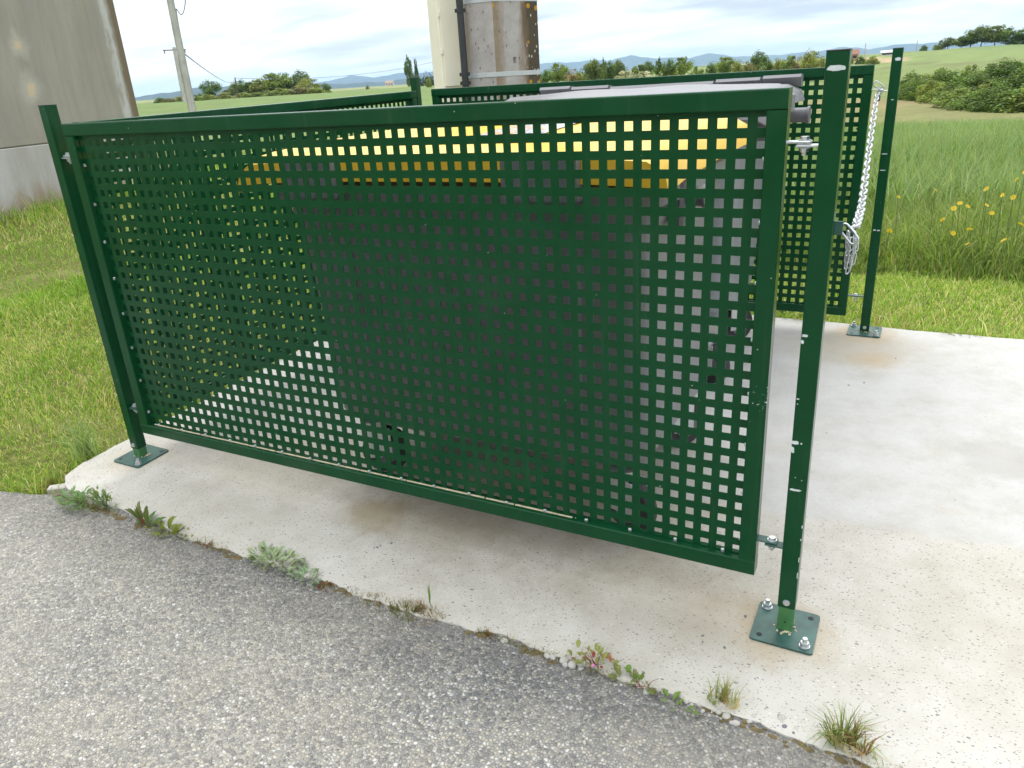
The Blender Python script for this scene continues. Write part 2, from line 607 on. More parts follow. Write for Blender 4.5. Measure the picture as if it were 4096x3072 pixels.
def m_pylon():
    mt, n = material('pylon_concrete')
    P = n.obj()
    x, y, z = n.xyz(P)
    nz = n.noise(P, 14, 6, 0.7)
    st = n.noise(n.mapping(P, (1, 1, 0.18)), 16, 6, 0.7)
    base = n.ramp(nz, [(0.3, (0.36, 0.325, 0.31)), (0.6, (0.45, 0.415, 0.395)), (0.8, (0.52, 0.49, 0.475))])
    # rust and lichen running down by the corners; black growth on the weather side
    u = n.attr('side')
    ux, uy, uz = n.xyz(u)       # ux: 0..1 across the face, uy: 1 on the weather face
    wob = n.math('ADD', ux, n.math('MULTIPLY', n.math('SUBTRACT', st, 0.5), 0.42))
    brown1 = n.math('MULTIPLY', n.math('SUBTRACT', 1.0, n.step(wob, 0.10, 0.30)), uy)
    brown2 = n.math('MULTIPLY', n.step(wob, 0.50, 0.68), uy)
    black = n.math('MULTIPLY', n.step(wob, 0.60, 0.80), uy)
    left = n.math('MULTIPLY', n.math('SUBTRACT', 1.0, n.step(wob, 0.03, 0.22)), n.math('SUBTRACT', 1.0, uy))
    base = n.mix(n.math('MULTIPLY', brown1, 0.8), base, n.mix(nz, (0.17, 0.105, 0.05), (0.33, 0.25, 0.16)))
    base = n.mix(n.math('MULTIPLY', left, 0.55), base, (0.27, 0.19, 0.11))
    base = n.mix(n.math('MULTIPLY', brown2, 0.8), base, (0.19, 0.115, 0.05))
    base = n.mix(n.math('MULTIPLY', black, 0.85), base, n.mix(nz, (0.035, 0.03, 0.024), (0.10, 0.085, 0.06)))
    pits = n.voro(n.mapping(P, (1, 1, 0.5)), 42)
    pk = n.math('MULTIPLY', n.math('LESS_THAN', pits.outputs['Distance'], 0.2), n.math('GREATER_THAN', n.xyz(pits.outputs['Color'])[0], 0.72))
    base = n.mix(n.math('MULTIPLY', pk, 0.75), base, (0.13, 0.08, 0.045))
    lich = n.voro(n.mapping(P, (1, 1, 0.55)), 55)
    lk = n.math('MULTIPLY', n.math('LESS_THAN', lich.outputs['Distance'], 0.27), n.math('GREATER_THAN', n.xyz(lich.outputs['Color'])[1], 0.55))
    base = n.mix(n.math('MULTIPLY', lk, black), base, (0.56, 0.54, 0.47))
    org = n.voro(P, 13)
    ok = n.math('MULTIPLY', n.math('LESS_THAN', org.outputs['Distance'], 0.2), n.math('GREATER_THAN', n.xyz(org.outputs['Color'])[2], 0.66))
    base = n.mix(n.math('MULTIPLY', ok, n.math('MAXIMUM', brown1, black)), base, (0.48, 0.25, 0.03))
    n.out(n.principled(base, 0.9, n.bump(nz, 0.3, 0.006), spec=0.2))
    return mt


def m_hut():
    mt, n = material('weathered_render')
    P = n.obj()
    x, y, z = n.xyz(P)          # x along the wall from the far corner, z up
    big = n.noise(P, 0.9, 6, 0.65)
    st = n.noise(n.mapping(P, (1.4, 1, 0.35)), 2.2, 6, 0.65)
    fine = n.noise(P, 55, 4, 0.7)
    base = n.ramp(st, [(0.3, (0.25, 0.24, 0.215)), (0.5, (0.31, 0.29, 0.245)), (0.7, (0.36, 0.34, 0.30))])
    base = n.mix(n.math('MULTIPLY', n.step(big, 0.45, 0.7), 0.30), base, (0.30, 0.265, 0.195))
    base = n.mix(n.math('MULTIPLY', fine, 0.28), base, (0.42, 0.39, 0.33))
    grain = n.noise(P, 150, 2, 0.6)
    base = n.mix(n.math('MULTIPLY', n.step(grain, 0.5, 0.62), 0.22), base, (0.14, 0.125, 0.10))
    base = n.mix(n.math('MULTIPLY', n.math('SUBTRACT', 1.0, n.step(grain, 0.36, 0.46)), 0.25), base, (0.50, 0.47, 0.41))
    drip = n.noise(n.mapping(P, (9, 9, 0.5)), 1.5, 6, 0.7)
    base = n.mix(n.math('MULTIPLY', n.step(drip, 0.52, 0.70), 0.28), base, (0.17, 0.145, 0.10))
    low = n.math('SUBTRACT', 1.0, n.step(z, 0.795, 0.805))
    lowc = n.ramp(st, [(0.3, (0.36, 0.335, 0.30)), (0.55, (0.44, 0.425, 0.41)), (0.75, (0.49, 0.475, 0.46))])
    base = n.mix(low, base, lowc)
    foot = n.math('SUBTRACT', 1.0, n.step(n.math('ADD', z, n.math('MULTIPLY', n.math('SUBTRACT', st, 0.5), 0.7)), 0.12, 0.42))
    base = n.mix(n.math('MULTIPLY', foot, 0.55), base, (0.25, 0.15, 0.065))
    base = n.mix(n.math('MULTIPLY', n.math('SUBTRACT', 1.0, n.step(n.math('ADD', z, n.math('MULTIPLY', fine, 0.2)), 0.05, 0.25)), 0.7), base, (0.48, 0.47, 0.45))
    # pale patched holes
    for (cx, cz, r) in ((1.95, 1.88, 0.125), (1.93, 1.43, 0.15)):
        c = n.new('ShaderNodeCombineXYZ')
        n.set(c.inputs[0], n.math('SUBTRACT', x, cx))
        n.set(c.inputs[2], n.math('SUBTRACT', z, cz))
        dd = n.math('ADD', n.vmath('LENGTH', c.outputs[0]), n.math('MULTIPLY', n.math('SUBTRACT', n.noise(P, 5, 4, 0.6), 0.5), 0.3))
        base = n.mix(n.math('MULTIPLY', n.math('SUBTRACT', 1.0, n.step(dd, r * 0.5, r * 1.6)), 0.6), base, (0.47, 0.44, 0.39))
        base = n.mix(n.math('MULTIPLY', n.math('SUBTRACT', 1.0, n.step(dd, r * 0.2, r * 0.7)), 0.8), base, (0.58, 0.46, 0.30))
    # lime run and dark edge by the far corner
    xw = n.math('ADD', x, n.math('MULTIPLY', n.math('SUBTRACT', n.noise(n.mapping(P, (1, 1, 0.5)), 6, 6, 0.75), 0.5), 0.22))
    dark = n.math('SUBTRACT', 1.0, n.step(xw, 0.10, 0.2))
    base = n.mix(n.math('MULTIPLY', dark, 0.8), base, n.mix(fine, (0.10, 0.065, 0.035), (0.19, 0.14, 0.08)))
    run = n.math('MULTIPLY', n.step(xw, 0.17, 0.23), n.math('SUBTRACT', 1.0, n.step(xw, 0.27, 0.40)))
    run = n.math('MULTIPLY', run, n.step(n.noise(n.mapping(P, (2, 1, 0.8)), 3, 5, 0.7), 0.34, 0.55))
    base = n.mix(n.math('MULTIPLY', run, 0.9), base, (0.50, 0.495, 0.48))
    n.out(n.principled(base, 0.92, n.bump(fine, 0.35, 0.01), spec=0.15))
    return mt


PAINT = m_paint()
ZINC = m_zinc()
PAD = m_concrete_pad()
ROAD = m_asphalt()
GROUND = m_ground()
GRASS = m_leaf('grass_blade', trans=0.4)
LEAF = m_leaf('tree_leaf', trans=0.3)
WEED = m_leaf('weed_leaf', trans=0.3, rough=0.5)
PLASTIC_LIT = m_plastic('lit_grey_plastic', (0.235, 0.245, 0.265))  # the grey bin plastic with the rear bin's brighter lighting put into its colour
EDGE_SHINE = m_plain('green_edge_shine', (0.17, 0.27, 0.235), 0.35, var=0.4, scale=30)  # pale green imitating the highlight on rail edges; no part uses it
BARK = m_plain('bark', (0.12, 0.09, 0.065), 0.9, var=0.35, scale=9, bump=0.6, bscale=25)
PLASTIC_GREY = m_plastic('grey_plastic', (0.19, 0.19, 0.20))
PLASTIC_DARK = m_plastic('dark_grey_plastic', (0.10, 0.10, 0.108))
PLASTIC_YEL = m_plastic('yellow_plastic', (0.78, 0.46, 0.018), 0.34)
RUBBER = m_plain('black_rubber', (0.018, 0.018, 0.019), 0.7, var=0.3)
BLACKPVC = m_plain('black_pvc', (0.028, 0.029, 0.031), 0.5, var=0.2)
CREAM = m_plain('cream_gelcoat', (0.86, 0.80, 0.64), 0.45, var=0.05, scale=4)
BANDM = m_plain('galvanised_band', (0.52, 0.54, 0.55), 0.4, 0.25, var=0.1)
PRIMER = m_plain('bare_primer', (0.55, 0.60, 0.585), 0.6, var=0.15, scale=120)
DUST = m_plain('sandy_dust', (0.50, 0.42, 0.29), 0.95, var=0.3, scale=60)
SOCKET = m_plain('light_green_paint', (0.045, 0.16, 0.05), 0.42, var=0.25, scale=30)
PLATE = m_plain('weathered_green_plate', (0.028, 0.085, 0.068), 0.42, var=0.45, scale=22)
POLEM = m_plain('pole_concrete', (0.46, 0.44, 0.41), 0.9, var=0.25, scale=3)
WIREM = m_plain('dark_wire', (0.05, 0.05, 0.055), 0.6)
STONE = m_plain('pale_stone', (0.46, 0.44, 0.40), 0.85, var=0.35, scale=25, bump=0.5)
STONE2 = m_plain('grey_stone', (0.17, 0.175, 0.185), 0.8, var=0.35, scale=25, bump=0.5)
HUT = m_hut()
PYLON = m_pylon()



# ================================================================== THE SETTING
# ---- ground sheet: polar grid round the place, out to the horizon
def build_ground():
    rings = np.concatenate([[0.0], np.geomspace(0.4, 14000, 190)])
    azs = np.radians(np.concatenate([np.arange(-84, 44, 0.8), np.arange(44, 276, 6)]))
    na = len(azs)
    R_, A_ = np.meshgrid(rings[1:], azs, indexing='ij')
    X = CAM.x + R_ * np.sin(A_)
    Y = CAM.y + R_ * np.cos(A_)
    Z = terrain(X, Y)
    Z = Z - 0.045 * (1 - sstep(6, 14, R_))
    rs = np.random.default_rng(5)
    Z = Z + (rs.random(Z.shape) - 0.5) * np.clip(R_ * 0.0012, 0, 0.25) * (R_ > 5)
    co = np.concatenate([[[CAM.x, CAM.y, plane_z(CAM.x, CAM.y) - 0.045]], np.stack([X, Y, Z], -1).reshape(-1, 3)])
    nr = len(rings) - 1
    loops, sizes = [], []
    for j in range(na):
        k = (j + 1) % na
        loops += [0, 1 + k, 1 + j]
        sizes.append(3)
    i, j = np.meshgrid(np.arange(nr - 1), np.arange(na), indexing='ij')
    k = (j + 1) % na
    q = np.stack([1 + i * na + j, 1 + i * na + k, 1 + (i + 1) * na + k, 1 + (i + 1) * na + j], -1).reshape(-1, 4)
    loops = np.concatenate([np.array(loops), q.ravel()])
    sizes = np.concatenate([np.array(sizes), np.full(len(q), 4)])
    # land cover: what grows where
    az = np.degrees(A_)
    az = np.where(az > 180, az - 360, az)
    g = np.zeros(R_.shape + (3,))
    g[:] = (0.085, 0.125, 0.03)
    wob = 0.10 * np.sin(az * 1.7) + 0.06 * np.sin(az * 5.1 + 1)
    lr = np.log(R_) + wob * 0.3
    def put(mask, c):
        g[mask] = c
    left = az < -27
    put(left & (lr > math.log(20)), (0.095, 0.135, 0.045))
    put(left & (lr > math.log(330)), (0.10, 0.12, 0.045))
    put(left & (lr > math.log(430)), (0.15, 0.16, 0.065))
    put(left & (lr > math.log(560)), (0.07, 0.085, 0.035))
    put(left & (lr > math.log(620)), (0.15, 0.17, 0.07))
    put(left & (lr > math.log(1300)), (0.06, 0.08, 0.035))
    put(left & (lr > math.log(1700)), (0.14, 0.155, 0.075))
    put(left & (lr > math.log(3000)), (0.05, 0.065, 0.03))
    right = az >= -27
    put(right & (lr > math.log(26)), (0.125, 0.125, 0.048))
    put(right & (lr > math.log(80)) & (az > -8), (0.155, 0.13, 0.06))
    put(right & (lr > math.log(100)), (0.115, 0.145, 0.05))
    put(right & (lr > math.log(165)) & (lr < math.log(172)), (0.10, 0.105, 0.045))
    put(right & (lr > math.log(172)), (0.12, 0.155, 0.055))
    put(right & (lr > math.log(225)) & (az > 1), (0.105, 0.14, 0.055))
    put(right & (lr > math.log(200)) & (lr < math.log(222)) & (az < -2.2) & (az > -5.5), (0.27, 0.20, 0.12))
    put(right & (lr > math.log(800)), (0.06, 0.08, 0.035))
    put(right & (lr > math.log(1500)) & (np.sin(az * 3) > 0.2), (0.13, 0.15, 0.065))
    g = g * 1.5 * (0.92 + 0.16 * rs.random(R_.shape))[..., None]
    col = np.concatenate([[[0.09, 0.12, 0.03]], g.reshape(-1, 3)])
    me = arrays_mesh('ground', co, loops, sizes, col, GROUND)
    me.polygons.foreach_set('use_smooth', [True] * len(me.polygons))
    o = link_mesh('ground', me)
    tag(o, kind='structure')
    return o


build_ground()


def jag(p0, p1, step, amp, rnd, power=1.0):
    """points from p0 to p1 with an uneven, broken edge"""
    p0, p1 = Vector(p0), Vector(p1)
    L = (p1 - p0).length
    k = max(1, int(L / step))
    nrm = Vector((-(p1 - p0).y, (p1 - p0).x)).normalized()
    ph = [rnd.random() * 6 for _ in range(4)]
    out = []
    for i in range(k):
        t = i / k
        s = t * L
        a = 0.45 * math.sin(s * 3.1 + ph[0]) + 0.3 * math.sin(s * 9.3 + ph[1]) + 0.25 * math.sin(s * 31 + ph[2]) + 0.5 * (rnd.random() - 0.5)
        out.append(p0.lerp(p1, t) + nrm * a * amp)
    return out


def slab(name, outline, top, thick, mat):
    me = bpy.data.meshes.new(name)
    bm = bmesh.new()
    up = [bm.verts.new((p[0], p[1], plane_z(p[0], p[1]) + top)) for p in outline]
    dn = [bm.verts.new((p[0], p[1], plane_z(p[0], p[1]) + top - thick)) for p in outline]
    f = bm.faces.new(up)
    k = len(up)
    for i in range(k):
        bm.faces.new((up[i], dn[i], dn[(i + 1) % k], up[(i + 1) % k]))
    bmesh.ops.triangulate(bm, faces=[f])
    bmesh.ops.recalc_face_normals(bm, faces=bm.faces)
    bm.to_mesh(me)
    bm.free()
    o = link_mesh(name, me, mat)
    return tag(o, kind='structure')


rr = random.Random(3)
pad_outline = (jag((-0.215, -0.275), (0.55, -0.322), 0.018, 0.014, rr) + jag((0.55, -0.322), (1.6, -0.315), 0.018, 0.015, rr) +
               jag((1.6, -0.315), (2.6, -0.325), 0.018, 0.016, rr) + jag((2.6, -0.325), (7.0, -0.40), 0.05, 0.012, rr) +
               jag((7.0, -0.40), (7.0, 2.36), 0.4, 0.01, rr) + jag((7.0, 2.36), (2.6, 2.315), 0.05, 0.012, rr) +
               jag((2.6, 2.315), (-0.36, 2.31), 0.05, 0.010, rr) + jag((-0.36, 2.31), (-0.325, 0.3), 0.04, 0.010, rr) +
               jag((-0.325, 0.3), (-0.315, -0.12), 0.02, 0.006, rr) + jag((-0.315, -0.12), (-0.29, -0.215), 0.012, 0.007, rr) + jag((-0.29, -0.215), (-0.215, -0.275), 0.012, 0.009, rr))
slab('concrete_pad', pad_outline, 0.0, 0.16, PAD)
road_outline = ([Vector(p) for p in ((30, -0.25), (30, -11), (-40, -19), (-40, -10.4))] + jag((-40, -10.4), (-4, -1.32), 0.4, 0.05, rr) + jag((-4, -1.32), (-1.0, -0.545), 0.05, 0.02, rr) +
                jag((-1.0, -0.545), (-0.42, -0.385), 0.02, 0.013, rr) + jag((-0.42, -0.385), (-0.2, -0.318), 0.02, 0.012, rr) + [Vector((-0.15, -0.25)), Vector((7.5, -0.25))])
slab('road', road_outline, -0.005, 0.12, ROAD)

# broken corner piece of the slab, lying loose by the lawn
mb = MB()
for (c, s, a) in (((-0.258, -0.262), (0.045, 0.017), 0.68),):
    mt4 = Matrix.Translation((c[0], c[1], plane_z(*c) - 0.010)) @ Matrix.Rotation(a, 4, 'Z') @ Matrix.Rotation(0.06, 4, 'X')
    mb.box((-s[0], -s[1], -0.03), (s[0], s[1], 0.0), 0.004, mt4)
tag(mb.build('concrete_fragment', PAD), 'flat broken concrete fragment at the left corner of the pad, beside the lawn', 'fragment')

# ---- far hills: real ridges kilometres away
HILLM = None


def m_hill():
    mt, n = material('wooded_hill')
    P = n.pos()
    nz = n.noise(P, 0.0016, 6, 0.65)
    base = n.ramp(nz, [(0.35, (0.018, 0.03, 0.014)), (0.55, (0.03, 0.042, 0.02)), (0.72, (0.075, 0.085, 0.035))])
    n.out(n.principled(base, 1.0, spec=0.0))
    return mt


HILLM = m_hill()


def hill(rid, r_ridge, r_front, r_back, seed):
    azs = np.arange(rid[0][0], rid[-1][0] + 0.01, 0.25)
    el = np.interp(azs, [p[0] for p in rid], [p[1] for p in rid])
    rs = np.random.default_rng(seed)
    el = el + 0.03 * np.sin(azs * 2.3 + seed) + 0.018 * np.sin(azs * 6.1) + 0.012 * (rs.random(len(azs)) - 0.5)
    A = np.radians(azs)
    co, rows = [], []
    K = 7
    for (t) in np.linspace(0, 1, K):
        rr_ = r_front + (r_ridge - r_front) * t
        top = CAM.z + r_ridge * np.tan(np.radians(el))
        base = CAM.z + r_front * math.tan(math.radians(0.1))
        zz = base + (top - base) * (t ** 1.35) + (rs.random(len(azs)) - 0.5) * 8 * (0 < t < 1)
        co.append(np.stack([CAM.x + rr_ * np.sin(A), CAM.y + rr_ * np.cos(A), zz], -1))
    co.append(np.stack([CAM.x + r_back * np.sin(A), CAM.y + r_back * np.cos(A), np.full(len(A), 0.0)], -1))
    co.append(np.stack([CAM.x + r_front * np.sin(A), CAM.y + r_front * np.cos(A), np.full(len(A), -20.0)], -1))
    co = np.array(co)
    R0, N0 = co.shape[:2]
    i, j = np.meshgrid(np.arange(R0), np.arange(N0 - 1), indexing='ij')
    i2 = (i + 1) % R0
    q = np.stack([i * N0 + j, i * N0 + j + 1, i2 * N0 + j + 1, i2 * N0 + j], -1).reshape(-1, 4)
    me = arrays_mesh('hill', co.reshape(-1, 3), q.ravel(), np.full(len(q), 4), None, HILLM)
    o = link_mesh('hill', me)
    return tag(o, kind='structure')


hill([(-75, 0.5), (-60, 0.55), (-52.5, 0.60), (-48.8, 0.92), (-45, 0.95), (-42, 0.8), (-40, 0.66), (-37, 0.62), (-34, 0.75), (-30, 0.6), (-26, 0.45), (-20, 0.4)], 7200, 6000, 8200, 1)
hill([(-43, 0.7), (-41, 0.8), (-39.8, 1.02), (-39, 1.14), (-38.2, 1.05), (-37.6, 0.95), (-36.6, 1.0), (-35.2, 1.12), (-33, 1.05), (-30, 1.0), (-27, 1.05), (-25.6, 1.16), (-24, 1.14), (-22.8, 1.15), (-21, 1.1),
      (-20.2, 1.22), (-19.5, 1.30), (-18.7, 1.16), (-17.5, 1.02), (-16.4, 0.98), (-15.4, 0.92), (-14.9, 1.04), (-14.4, 1.10), (-13.6, 1.0), (-12.5, 0.82), (-11.5, 0.75), (-9, 0.74), (-7.2, 0.8), (-6.1, 0.92), (-5, 0.84), (-4.2, 0.72), (-3, 0.8), (-2.2, 0.87), (-0.5, 0.8), (2, 0.6), (6, 0.5), (30, 0.4)], 12500, 10500, 13800, 2)

# ================================================================== FENCE PANELS
PITCH, HOLE = 0.04, 0.0202


def perforated_sheet(nx, nz, parent, name='perforated_sheet', th=0.002, mx=0.030, mz=0.030):
    """sheet in the local xz plane, centre of the top left hole at the origin"""
    def lines(cnt, m_):
        a = [-m_]
        for i in range(cnt):
            a += [i * PITCH - HOLE / 2, i * PITCH + HOLE / 2]
        a.append((cnt - 1) * PITCH + m_)
        return np.array(a)
    xs, zs = lines(nx, mx), -lines(nz, mz)
    NX, NZ = len(xs), len(zs)
    gx, gz = np.meshgrid(xs, zs, indexing='ij')
    f = np.stack([gx, np.full_like(gx, -th / 2), gz], -1).reshape(-1, 3)
    b = f.copy()
    b[:, 1] = th / 2
    co = np.concatenate([f, b])
    nb = len(f)
    i, j = np.meshgrid(np.arange(NX - 1), np.arange(NZ - 1), indexing='ij')
    i, j = i.ravel(), j.ravel()
    hole = (i % 2 == 1) & (j % 2 == 1)
    I = lambda a, c: a * NZ + c
    si, sj = i[~hole], j[~hole]
    qf = np.stack([I(si, sj), I(si, sj + 1), I(si + 1, sj + 1), I(si + 1, sj)], -1)
    qb = qf[:, ::-1] + nb
    hi, hj = i[hole], j[hole]
    walls = []
    for (a, c) in (((0, 0), (1, 0)), ((1, 0), (1, 1)), ((1, 1), (0, 1)), ((0, 1), (0, 0))):
        p, q = I(hi + a[0], hj + a[1]), I(hi + c[0], hj + c[1])
        walls.append(np.stack([p, q, q + nb, p + nb], -1))
    rim = []
    for a in range(NX - 1):
        for (c) in (0, NZ - 1):
            rim.append([I(a, c), I(a + 1, c), I(a + 1, c) + nb, I(a, c) + nb])
    for c in range(NZ - 1):
        for a in (0, NX - 1):
            rim.append([I(a, c), I(a, c + 1), I(a, c + 1) + nb, I(a, c) + nb])
    q = np.concatenate([qf, qb] + walls + [np.array(rim)])
    me = arrays_mesh(name, co, q.ravel(), np.full(len(q), 4), None, PAINT)
    return link_mesh(name, me, None, parent, world=False)


def lpart(mb, name, mat, parent, smooth=None):
    me = mb.mesh(name, smooth)
    return link_mesh(name, me, mat, parent, world=False)


def hexbolt(mb, c, axis, r=0.0085, h=0.006, washer=True):
    c = Vector(c)
    a = Vector(axis).normalized()
    if washer:
        mb.cyl(c, c + a * 0.0018, r * 1.35, 14)
        c = c + a * 0.0018
    mb.cyl(c, c + a * h, r, 6)
    return mb


def fence_panel(loc, rot, nx, label, lugs=(1, 1), nz=26, detail=True):
    """origin = centre of the top left hole; frame 45 mm deep round a perforated sheet"""
    e = empty('perforated_fence', loc, label, 'fence panel', 'green perforated fence panels round the bins')
    e.rotation_euler = rot
    w_, h_ = (nx - 1) * PITCH, (nz - 1) * PITCH
    T = 0.040
    xi0, xi1 = -0.0135, w_ + 0.0085
    zi1, zi0 = 0.0225, -h_ - 0.0150
    y0, y1 = -0.020, 0.022
    b = 0.003
    perforated_sheet(nx, nz, e)
    def rail(x0, x1, z0, z1):
        ring = rrect(y0, y1, z0, z1, 0.0042, 0, 4)
        return MB().ring_loft([[(x, p[0], p[1]) for p in ring] for x in (x0, x1)])
    def stile(x0, x1, z0, z1):
        ring = rrect(x0, x1, y0 + 0.0004, y1 - 0.0004, 0.0042, 0, 4)
        return MB().ring_loft([[(p[0], p[1], z) for p in ring] for z in (z0, z1)])
    lpart(rail(xi0 - T - 0.004, xi1 + T, zi1, zi1 + T), 'top_rail', PAINT, e)
    lpart(rail(xi0 - T - 0.004, xi1 + T, zi0 - T, zi0), 'bottom_rail', PAINT, e)
    lpart(stile(xi0 - T - 0.004, xi0, zi0 + 0.0002, zi1 - 0.0002), 'stile', PAINT, e)
    lpart(stile(xi1, xi1 + T, zi0 + 0.0002, zi1 - 0.0002), 'stile', PAINT, e)
    # weld tabs holding the sheet
    rt = random.Random(nx)
    mb = MB()
    x = 0.03
    while x < w_:
        mb.box((x - 0.0045, -0.0075, zi0 - 0.001), (x + 0.0045, -0.0008, zi0 + 0.0065 + rt.random() * 0.003), 0.0016)
        x += 0.12 + rt.random() * 0.006
    z = -0.07
    while z > -h_:
        mb.box((xi0 - 0.001, -0.008, z - 0.005), (xi0 + 0.006, -0.0008, z + 0.005), 0.0016)
        mb.box((xi1 - 0.005, -0.008, z - 0.004), (xi1 + 0.001, -0.0008, z + 0.004), 0.0016)
        z -= 0.128
    wp = lpart(mb, 'weld_tabs', ZINC if detail else PAINT, e)
    tag(wp, kind='stuff')
    if detail:
        # dust lying in the corner of the bottom rail
        mb = MB()
        x = xi0 + 0.02
        while x < xi1 - 0.46:
            L = 0.05 + rt.random() * 0.12
            mb.box((x, -0.0066, zi0 - 0.0005), (min(x + L, xi1 - 0.45), -0.0012, zi0 + 0.0022 + rt.random() * 0.0012), 0.0008)
            x += L + rt.random() * 0.006
        lpart(mb, 'dust_line', DUST, e)
    # hinge lugs to the posts
    for side, on in zip((-1, 1), lugs):
        if not on:
            continue
        xe = xi0 - T - 0.004 if side < 0 else xi1 + T
        for zl, zinced in ((-0.045, True), (-0.963, False)):
            mt_ = ZINC if zinced else PLATE
            mb = MB()
            mb.box((min(xe - side * 0.002, xe + side * 0.046), -0.012, zl + 0.0035), (max(xe - side * 0.002, xe + side * 0.046), 0.013, zl + 0.0085), 0.0012)
            lg = lpart(mb, 'hinge_lug', mt_, e)
            mb = MB()
            hexbolt(mb, (xe + side * 0.033, 0.0005, zl + 0.0085), (0, 0, 1))
            mb.cyl((xe + side * 0.033, 0.0005, zl - 0.02), (xe + side * 0.033, 0.0005, zl + 0.009), 0.0042, 8)
            hexbolt(mb, (xe + side * 0.033, 0.0005, zl - 0.0055), (0, 0, -1), 0.008, 0.006)
            lpart(mb, 'hinge_bolt', ZINC, e)
    return e


def fence_post(x, y, ztop, zfoot, zsock, label, rz=0.0, lug_dirs=(), lug_z=(1.135, 0.217), plate_rot=0.0):
    """square tube slipped over a socket on a bolted foot plate"""
    gz = plane_z(x, y)
    e = empty('fence_post', (x, y, gz), label, 'fence post', 'green square posts of the bin enclosure')
    h = 0.0205
    tl = math.radians(0)
    lpart(MB().ring_loft([[(p[0], p[1], z) for p in rrect(-h, h, -h, h, 0.0038, 0, 4)] for z in (zsock - gz, ztop - gz)]), 'tube', PAINT, e)
    lpart(MB().box((-h - 0.0003, -h - 0.0003, ztop - gz + 0.0002), (h + 0.0003, h + 0.0003, ztop - gz + 0.003), 0.001), 'cap', BLACKPVC, e)
    lpart(MB().box((-0.0178, -0.0178, 0.005), (0.0178, 0.0178, zsock - gz + 0.04), 0.002), 'socket', SOCKET, e)
    # foot plate with rounded corners, laid on the sloping slab
    tiltm = Matrix.Rotation(math.atan(0.038), 4, 'X') @ Matrix.Rotation(math.atan(0.0093), 4, 'Y') @ Matrix.Rotation(plate_rot, 4, 'Z')
    s = 0.0735
    r0 = [tiltm @ Vector(p) for p in rrect(-s, s, -s, s, 0.010, 0.0008)]
    r1 = [tiltm @ Vector(p) for p in rrect(-s, s, -s, s, 0.010, 0.0062)]
    pl_ = lpart(MB().ring_loft([r0, r1]), 'foot_plate', PLATE, e)
    k = 0.053
    for q, (sx, sy) in enumerate(((-1, 1), (1, -1), (1, 1), (-1, -1))):
        c = tiltm @ Vector((sx * k, sy * k, 0.0063))
        if q < 2:
            mb = MB()
            mb.cyl(c, c + Vector((0, 0, 0.003)), 0.013, 16)
            mb.cyl(c + Vector((0, 0, 0.003)), c + Vector((0, 0, 0.013)), 0.0105, 6)
            mb.cyl(c + Vector((0, 0, 0.013)), c + Vector((0, 0, 0.024)), 0.0058, 10)
            lpart(mb, 'anchor_bolt', ZINC, e)
        else:
            mb = MB()
            mb.cyl(c - Vector((0, 0, 0.001)), c + Vector((0, 0, 0.0004)), 0.0068, 12)
            lpart(mb, 'plate_hole', RUBBER, pl_)
    # weld fillet and grit at the foot
    mb = MB()
    rg = random.Random(int(x * 91 + y * 17))
    for i in range(26):
        a = rg.random() * 6.28
        d = 0.021 + 0.012 * rg.random() ** 2
        c = tiltm @ Vector((math.cos(a) * d, math.sin(a) * d, 0.0062))
        s_ = 0.0012 + 0.0022 * rg.random()
        mb.box(c - Vector((s_, s_, 0)), c + Vector((s_, s_, s_)), 0.0004)
    lpart(mb, 'grit', DUST, e)
    # fixing bolt through the tube
    mb = MB()
    zb = zsock - gz + 0.016
    hexbolt(mb, (0, -h, zb), (0, -1, 0), 0.0062, 0.004)
    lpart(mb, 'fixing_bolt', ZINC, e)
    mb = MB()
    mb.cyl((0.0, -0.0181, (zsock - gz) * 0.42), (0.0, -0.0175, (zsock - gz) * 0.42), 0.0028, 10)
    lpart(mb, 'socket_hole', RUBBER, e)
    for (dx_, dy_), zl in [(d_, z_) for d_ in lug_dirs for z_ in lug_z]:
        D_ = Vector((dx_, dy_, 0)).normalized()
        c = D_ * h
        pr = Vector((-D_.y, D_.x, 0))
        p0, p1 = c - D_ * 0.002, c + D_ * 0.030
        mt_ = Matrix((( *D_, 0), (*pr, 0), (0, 0, 1, 0), (0, 0, 0, 1))).transposed()
        mt_.translation = Vector((0, 0, zl - gz))
        mb = MB()
        mb.box((h - 0.002, -0.0125, -0.0035), (h + 0.042, 0.0125, 0.0015), 0.0012, mt_)
        lpart(mb, 'hinge_lug', ZINC if zl > 0.6 else PLATE, e)
    return e


Z0 = 1.180
fence_panel((0, 0, Z0), (0, 0, 0), 55, 'long green perforated panel closing the front of the enclosure, nearest to the road')
fence_panel((-0.005, 2.200, Z0 + 0.034), (0, math.radians(0.30), 0), 55, 'green perforated panel at the back of the enclosure, in front of the stained concrete pylon', detail=False)
fence_panel((-0.165, 2.097, Z0 + 0.030), (math.radians(0.0), math.radians(0.85), math.radians(-89.4)), 50, 'green perforated panel along the left side of the pad, seen nearly edge-on', detail=False)

POST_FR = fence_post(2.289, 0.0, 1.3005, -0.02, 0.055, 'tall green post with paint chips at the front right corner of the enclosure', lug_dirs=((-1, 0),))
POST_FL = fence_post(-0.1335, 0.0, 1.3005, 0, 0.045, 'green post at the front left corner, between the long panel and the lawn', lug_dirs=((1, 0), (0.02, 1)))
POST_BR = fence_post(2.287, 2.222, 1.322, 0.065, 0.075, 'thin green post at the back right corner, in front of the tall grass', lug_dirs=((-1, 0),), lug_z=(1.157, 0.24))
POST_BL = fence_post(-0.178, 2.200, 1.340, 0.08, 0.13, 'green post at the back left corner, only its top showing', lug_dirs=((1, 0), (0.02, -1)), lug_z=(1.17, 0.25))


